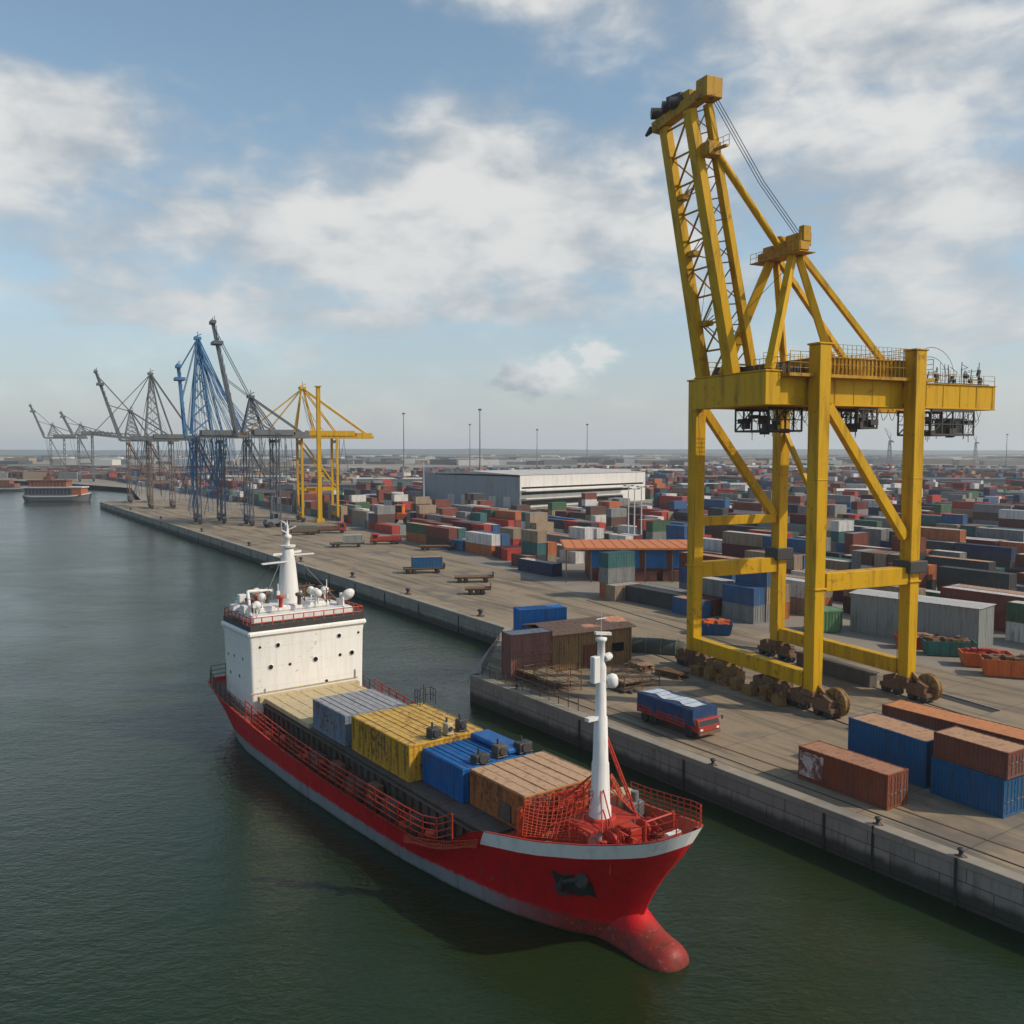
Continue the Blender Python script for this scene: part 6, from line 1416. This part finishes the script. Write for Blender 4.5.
while tt < 900:
    blockrows = 2 if row % 3 else 3
    s = -190.0+rn.uniform(0, 8)
    while s < 760:
        L = 12.19 if rn.random() < .62 else 6.06
        if rn.random() < .16:                                # a run of short ones standing crosswise
            for _ in range(rn.randint(3, 7)):
                t_ = front_t(s)+tt+3.3+rn.uniform(-.4, .4); p = Q(s+1.3, t_); vx, vy, d = view((p.x, p.y, 3)) if p.y > 30 else (9999, 0, 1)
                if not (p.y < 55 or not (-60 < vx < 1090) or d > 1500 or any((p.x-a)**2+(p.y-b_)**2 < (r_+3.2)**2 for a, b_, r_ in NOGO) or in_wh(p.x, p.y)): slots.append((d, s+1.3-3.03, t_, 6.06, rn.choices((1, 2, 3), (.35, .45, .2))[0], row, 9, vx, p))
                s += 2.62
            s += 1.0; continue
        gap = rn.choice((.35, .35, .35, .6, 1.5)) if rn.random() < .93 else rn.uniform(6, 14)
        for k in range(blockrows):
            t_ = front_t(s+L/2)+tt+k*2.75+1.3
            p = Q(s+L/2, t_)
            vx, vy, d = view((p.x, p.y, 3)) if p.y > 30 else (9999, 0, 1)
            if p.y < 55 or not (-60 < vx < 1090) or d > 1500: continue
            if any((p.x-a)**2+(p.y-b_)**2 < (r_+L*.42)**2 for a, b_, r_ in NOGO) or in_wh(p.x, p.y): continue
            if rn.random() < .17: continue
            near = d < 260
            n_t = rn.choices((1, 2, 3, 4), (.46, .44, .10, .0) if near else (.55, .36, .09, .0))[0]
            if tt < 1 and k == 0: n_t = min(n_t, 2)
            if 555 < vx < 705 and d < 185: n_t = 1
            if 250 < d < 420 and 400 < vx < 670: n_t = min(n_t, 1 if d > 330 else 2)
            slots.append((d, s, t_, L, n_t, row, k, vx, p))
        s += L+gap
    tt += blockrows*2.75+(rn.uniform(10, 15) if row % 2 else rn.uniform(5, 8)); row += 1
slots.sort(key=lambda q: q[0])
def zone(vx):
    for x, z in ((395, 'near the far yellow crane'), (480, 'left of the orange roofed depot'), (570, 'just left of the orange roofed depot'), (672, 'beside the orange roofed depot'), (790, 'between the left crane legs'), (905, 'between the right crane legs')):
        if vx < x: return z
    return 'right of the crane'
ORD = ['front', 'second', 'third', 'fourth', 'fifth', 'sixth', 'seventh', 'eighth', 'ninth', 'tenth']
used = {}; cnt = 0; far_mb = {n_: MB() for n_ in CN}; prev = {}
for d, s, t_, L, n_t, row, k, vx, p in slots:
    cols = [rn.choices(CN, CW)[0] for _ in range(n_t)]
    jit = rn.uniform(-.12, .12)
    for i, c in enumerate(cols):
        pos = Q(s+L/2+jit, t_+rn.uniform(-.08, .08), .006+i*(YH+.005))
        if cnt < 285:
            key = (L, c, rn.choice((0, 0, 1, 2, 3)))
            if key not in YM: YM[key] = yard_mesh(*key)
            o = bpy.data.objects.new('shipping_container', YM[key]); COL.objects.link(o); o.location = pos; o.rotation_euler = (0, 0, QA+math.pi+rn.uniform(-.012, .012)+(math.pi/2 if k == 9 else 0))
            ln = 'long' if L > 8 else 'short'
            if n_t == 1: st = 'standing single'
            elif i == 0: st = 'under a %s one' % cols[1]
            elif i == n_t-1: st = 'on top of a %s one' % cols[i-1]
            else: st = 'between a %s and a %s one' % (cols[i-1], cols[i+1])
            lab = '%s %s container %s, %s yard row, %s' % (ln, c, st, ORD[min(row, 9)], zone(vx))
            if lab in used:
                w_ = used[lab]; used[lab] += 1
                lab2 = lab.replace('container', 'container, ' + ('quay side of its row', 'middle of its row', 'inland side of its row', 'standing crosswise')[min(k, 3)] + ',')
                if len(lab2.split()) <= 19 and lab2 not in used: lab = lab2; used[lab] = 1
            else: used[lab] = 1
            words = lab.split(); lab = ' '.join(words[:16]) if len(words) > 16 else lab
            tag(o, lab, 'container', 'containers stacked in the yard'); cnt += 1
        else:
            b = far_mb[c]; b.box(pos.x, pos.y, pos.z+YH/2, L, 2.44, YH, QA+(math.pi/2 if k == 9 else 0))
allm = MB()
for i, n_ in enumerate(CN):
    b = far_mb[n_]; o0 = len(allm.v); allm.v += b.v; allm.f += [[j+o0 for j in f] for f in b.f]; allm.m += [i]*len(b.f); allm.sm += b.sm
o = allm.build('distant_containers', [PM[n_] for n_ in CN]); tag(o, 'mass of far container stacks fading into the haze behind the yard', 'containers', None, 'stuff')
print('yard individuals', cnt, 'far boxes', len(allm.f)//6)

# long low roofs among the stacks
SHEDS = [(960, 489, 60, 'dark'), (720, 497, 40, 'grey'), (860, 505, 34, 'white'), (740, 486, 70, 'brown'), (880, 480, 90, 'dark'), (330, 497, 55, 'dark'), (390, 489, 60, 'grey'), (250, 486, 50, 'grey'), (180, 481, 60, 'brown'), (620, 478, 120, 'grey'), (1000, 476, 120, 'dark'), (500, 475, 160, 'dark'), (800, 473, 160, 'grey')]
KD = {'dark': (M_VGRY, flat('dark_roof', (.09, .10, .11), .7, .2, .1)), 'grey': (M_SHG, M_SHROOF), 'white': (M_SHG, M_CLADW), 'brown': (M_DKBR, flat('brown_roof', (.17, .13, .10), .7, .2, .1))}
for x, y, L, k in SHEDS:
    p = at(x, y); wm, rm = KD[k]; d = view(p)[2]; W = 16 if d < 700 else 30
    where = 'right of the crane' if x > 905 else 'behind the crane' if x > 690 else 'right of the warehouse' if x > 645 else 'behind the warehouse' if x > 420 else 'left of the warehouse' if x > 300 else 'behind the distant cranes'
    far_ = 'far off in the haze' if d > 750 else 'among the container stacks'
    long_shed('%s low shed with %s roof %s, %s' % ('very long' if L > 100 else 'long' if L > 55 else 'short', k, where, far_), p-Vector((L/2, 0, 0)), rn.uniform(-6, 6), L, W, 6.5, wm, rm, 2.0)
for x, y0, y1, lab in ((628, 486, 552, 'thin pale light pole left of two others, in front of the warehouse right end'), (634, 489, 556, 'thin pale light pole in the middle of three, before the warehouse right end'), (641, 487, 553, 'thin pale light pole right of two others, before the warehouse right end'), (424, 462, 517, 'white tapered light pole at the left end of the warehouse')):
    p = at(x, y1); d = view(p)[2]; h = (y1-y0)*d/900; t = thing('light_pole', lab, 'light pole', (p.x, p.y, .006)); b = MB(); b.lathe([(.32, 0), (.2, h*.3), (.12, h)], n=8); b.build('pole', M_VWHT, t); b = MB(); b.beam((-1.2, 0, h), (1.2, 0, h), .16); b.box(-1.0, 0, h+.12, .7, .4, .2); b.box(1.0, 0, h+.12, .7, .4, .2); b.build('lamp_head', M_VGRY, t)
# loose objects along the far shore on the left, small and far: one mass
b = MB(); r2 = random.Random(31)
for _ in range(420):
    x = r2.uniform(-10, 330); y = r2.uniform(469, 479); p = at(x, y); b.box(p.x, p.y, 2, r2.uniform(6, 30), r2.uniform(6, 12), r2.uniform(3, 8), r2.uniform(-.3, .3), r2.randrange(5))
tag(b.build('far_shore_sheds', [PM['tan'], PM['dark brown'], PM['grey'], PM['charcoal'], PM['rust red']]), 'jumble of far sheds and stacks on the shore behind the ferry', 'sheds', None, 'stuff')

b = MB(); r2 = random.Random(77)
for _ in range(500):
    d = r2.uniform(1500, 3100); x = r2.uniform(-.62, .62)*d
    if x < -.45*d and r2.random() < .5: continue
    b.box(x, d, 3, r2.uniform(15, 90), r2.uniform(10, 40), r2.uniform(4, 15), r2.uniform(-.2, .2), r2.randrange(4))
tag(b.build('far_town', [PM['grey'], PM['charcoal'], PM['white'], PM['tan']]), 'low grey sheds and houses far off below the hills', 'buildings', None, 'stuff')
# ------------------------------------------------------------------ vessels by the far shore
M_FHULL = paint('ferry_grey', (.13, .135, .14), .5, .1, .4, .3); M_FDARK = flat('ferry_dark', (.03, .03, .035), .4, .3, .3); M_FORA = paint('ferry_orange', (.42, .10, .04), .6, .2, .35, .3); M_FBR = paint('ferry_brown', (.22, .085, .05), .7, .3, .4, .3)
def vessel(label, x, y, L, W, rz, big=True):
    p = at(x, y, -3); t = thing('ferry' if big else 'harbour_boat', label, 'ferry' if big else 'boat', (p.x, p.y, -3), rz); h = 3.2 if big else 2.2; b = MB(); rows = []
    for z, k in ((-.8, .86), (0, .92), (h, 1.0)):
        ring = []
        for i in range(33):
            u = i/32; xx = -L/2+L*u; zu = z+(1.9*max(0, (u-.6)/.4)**2+.5*max(0, (.15-u)/.15) if z > 1 else 0); hb = W/2*(1-max(0, (u-.72)/.28)**2.2)*(1-.25*max(0, (.08-u)/.08)); ring.append((xx*(.93 if z <= 0 else 1), hb*k, zu))
        rows.append(ring+[(a, -c, e) for a, c, e in ring[::-1]])
    b.grid(rows, close=True); b.add(rows[-1], [tuple(range(len(rows[-1])))]); b.build('hull', M_FHULL, t)
    b = MB(); b.grid([[(a, c*1.015, e+dz) for a, c, e in rows[2]] for dz in (-.75, -.05)], close=True); b.build('gunwale', M_VWHT, t)
    b = MB(); b.grid([[(a, c*1.012, z) for a, c, _ in rows[1]] for z in (.02, .9)], close=True); b.build('waterline_band', M_FDARK, t)
    if big:
        b = MB(); b.bb(-L*.46, L*.36, -W*.42, W*.42, h, h+4.2); o = b.build('cabin', M_VGRY, t); g = MB()
        for i in range(15): xx = -L*.44+i*L*.052; g.bb(xx, xx+L*.038, -W*.42-.06, -W*.42-.01, h+.7, h+3.7); g.bb(xx, xx+L*.038, W*.42+.01, W*.42+.06, h+.7, h+3.7)
        g.build('window', M_FDARK, o); b = MB(); b.bb(-L*.49, L*.40, -W*.47, W*.47, h+4.2, h+4.9); b.build('upper_deck', M_VWHT, t); b = MB(); b.bb(-L*.40, L*.16, -W*.38, W*.38, h+4.7, h+8.2)
        for i in range(10): xx = -L*.38+i*L*.055; b.bb(xx, xx+.6, -W*.40, -W*.38, h+4.8, h+8.6)
        b.bb(-L*.42, L*.18, -W*.42, W*.42, h+8.2, h+8.6); b.build('upper_cabin', M_FBR, t); b = MB(); b.bb(L*.24, L*.38, -W*.44, W*.44, h+.1, h+4.1); b.build('orange_cabin', M_FORA, t)
        b = MB(); b.bb(-L*.2, -L*.08, -1.6, 1.6, h+8.6, h+10.4); b.tube((-L*.05, 0, h+8.6), (0, 0, h+16), .2, n=6); b.tube((-L*.12, 0, h+11.5), (-L*.12, 0, h+14), .6, n=10); b.build('funnel', M_FBR, t)
    else:
        b = MB(); b.bb(-L*.35, L*.12, -W*.36, W*.36, h, h+3.0); b.bb(-L*.3, L*.0, -W*.3, W*.3, h+3.0, h+5.4); o = b.build('cabin', M_FBR, t); g = MB()
        for i in range(6): xx = -L*.33+i*L*.075; g.bb(xx, xx+L*.05, -W*.36-.05, -W*.36-.01, h+1.2, h+1.4)
        g.build('window', M_FDARK, o); b = MB(); b.tube((0, 0, h+3), (0, 0, h+11), .16, n=6); b.tube((0, 0, h+8), (L*.3, 0, h+1), .06, n=4); b.build('mast', M_GREYST, t)
vessel('double deck ferry with dark windows and orange upper deck, off the quay end', 59, 501, 37, 10, R(2))
vessel('smaller boat with a brown cabin at the left edge, behind the ferry', 12, 491, 34, 9, R(-4), False)

# ------------------------------------------------------------------ haze over the harbour
hz_ = MB(); hz_.bb(-8200, 8200, -360, 8200, -8, 96)
m = bpy.data.materials.new('haze'); m.use_nodes = True; nt = m.node_tree; nt.nodes.clear()
out = N(nt, 'ShaderNodeOutputMaterial'); pv = N(nt, 'ShaderNodeVolumePrincipled'); pv.inputs['Color'].default_value = (.88, .95, 1.0, 1); pv.inputs['Density'].default_value = .00014; pv.inputs['Anisotropy'].default_value = .25
nt.links.new(pv.outputs[0], out.inputs['Volume']); ho = hz_.build('haze', m); tag(ho, kind='stuff')
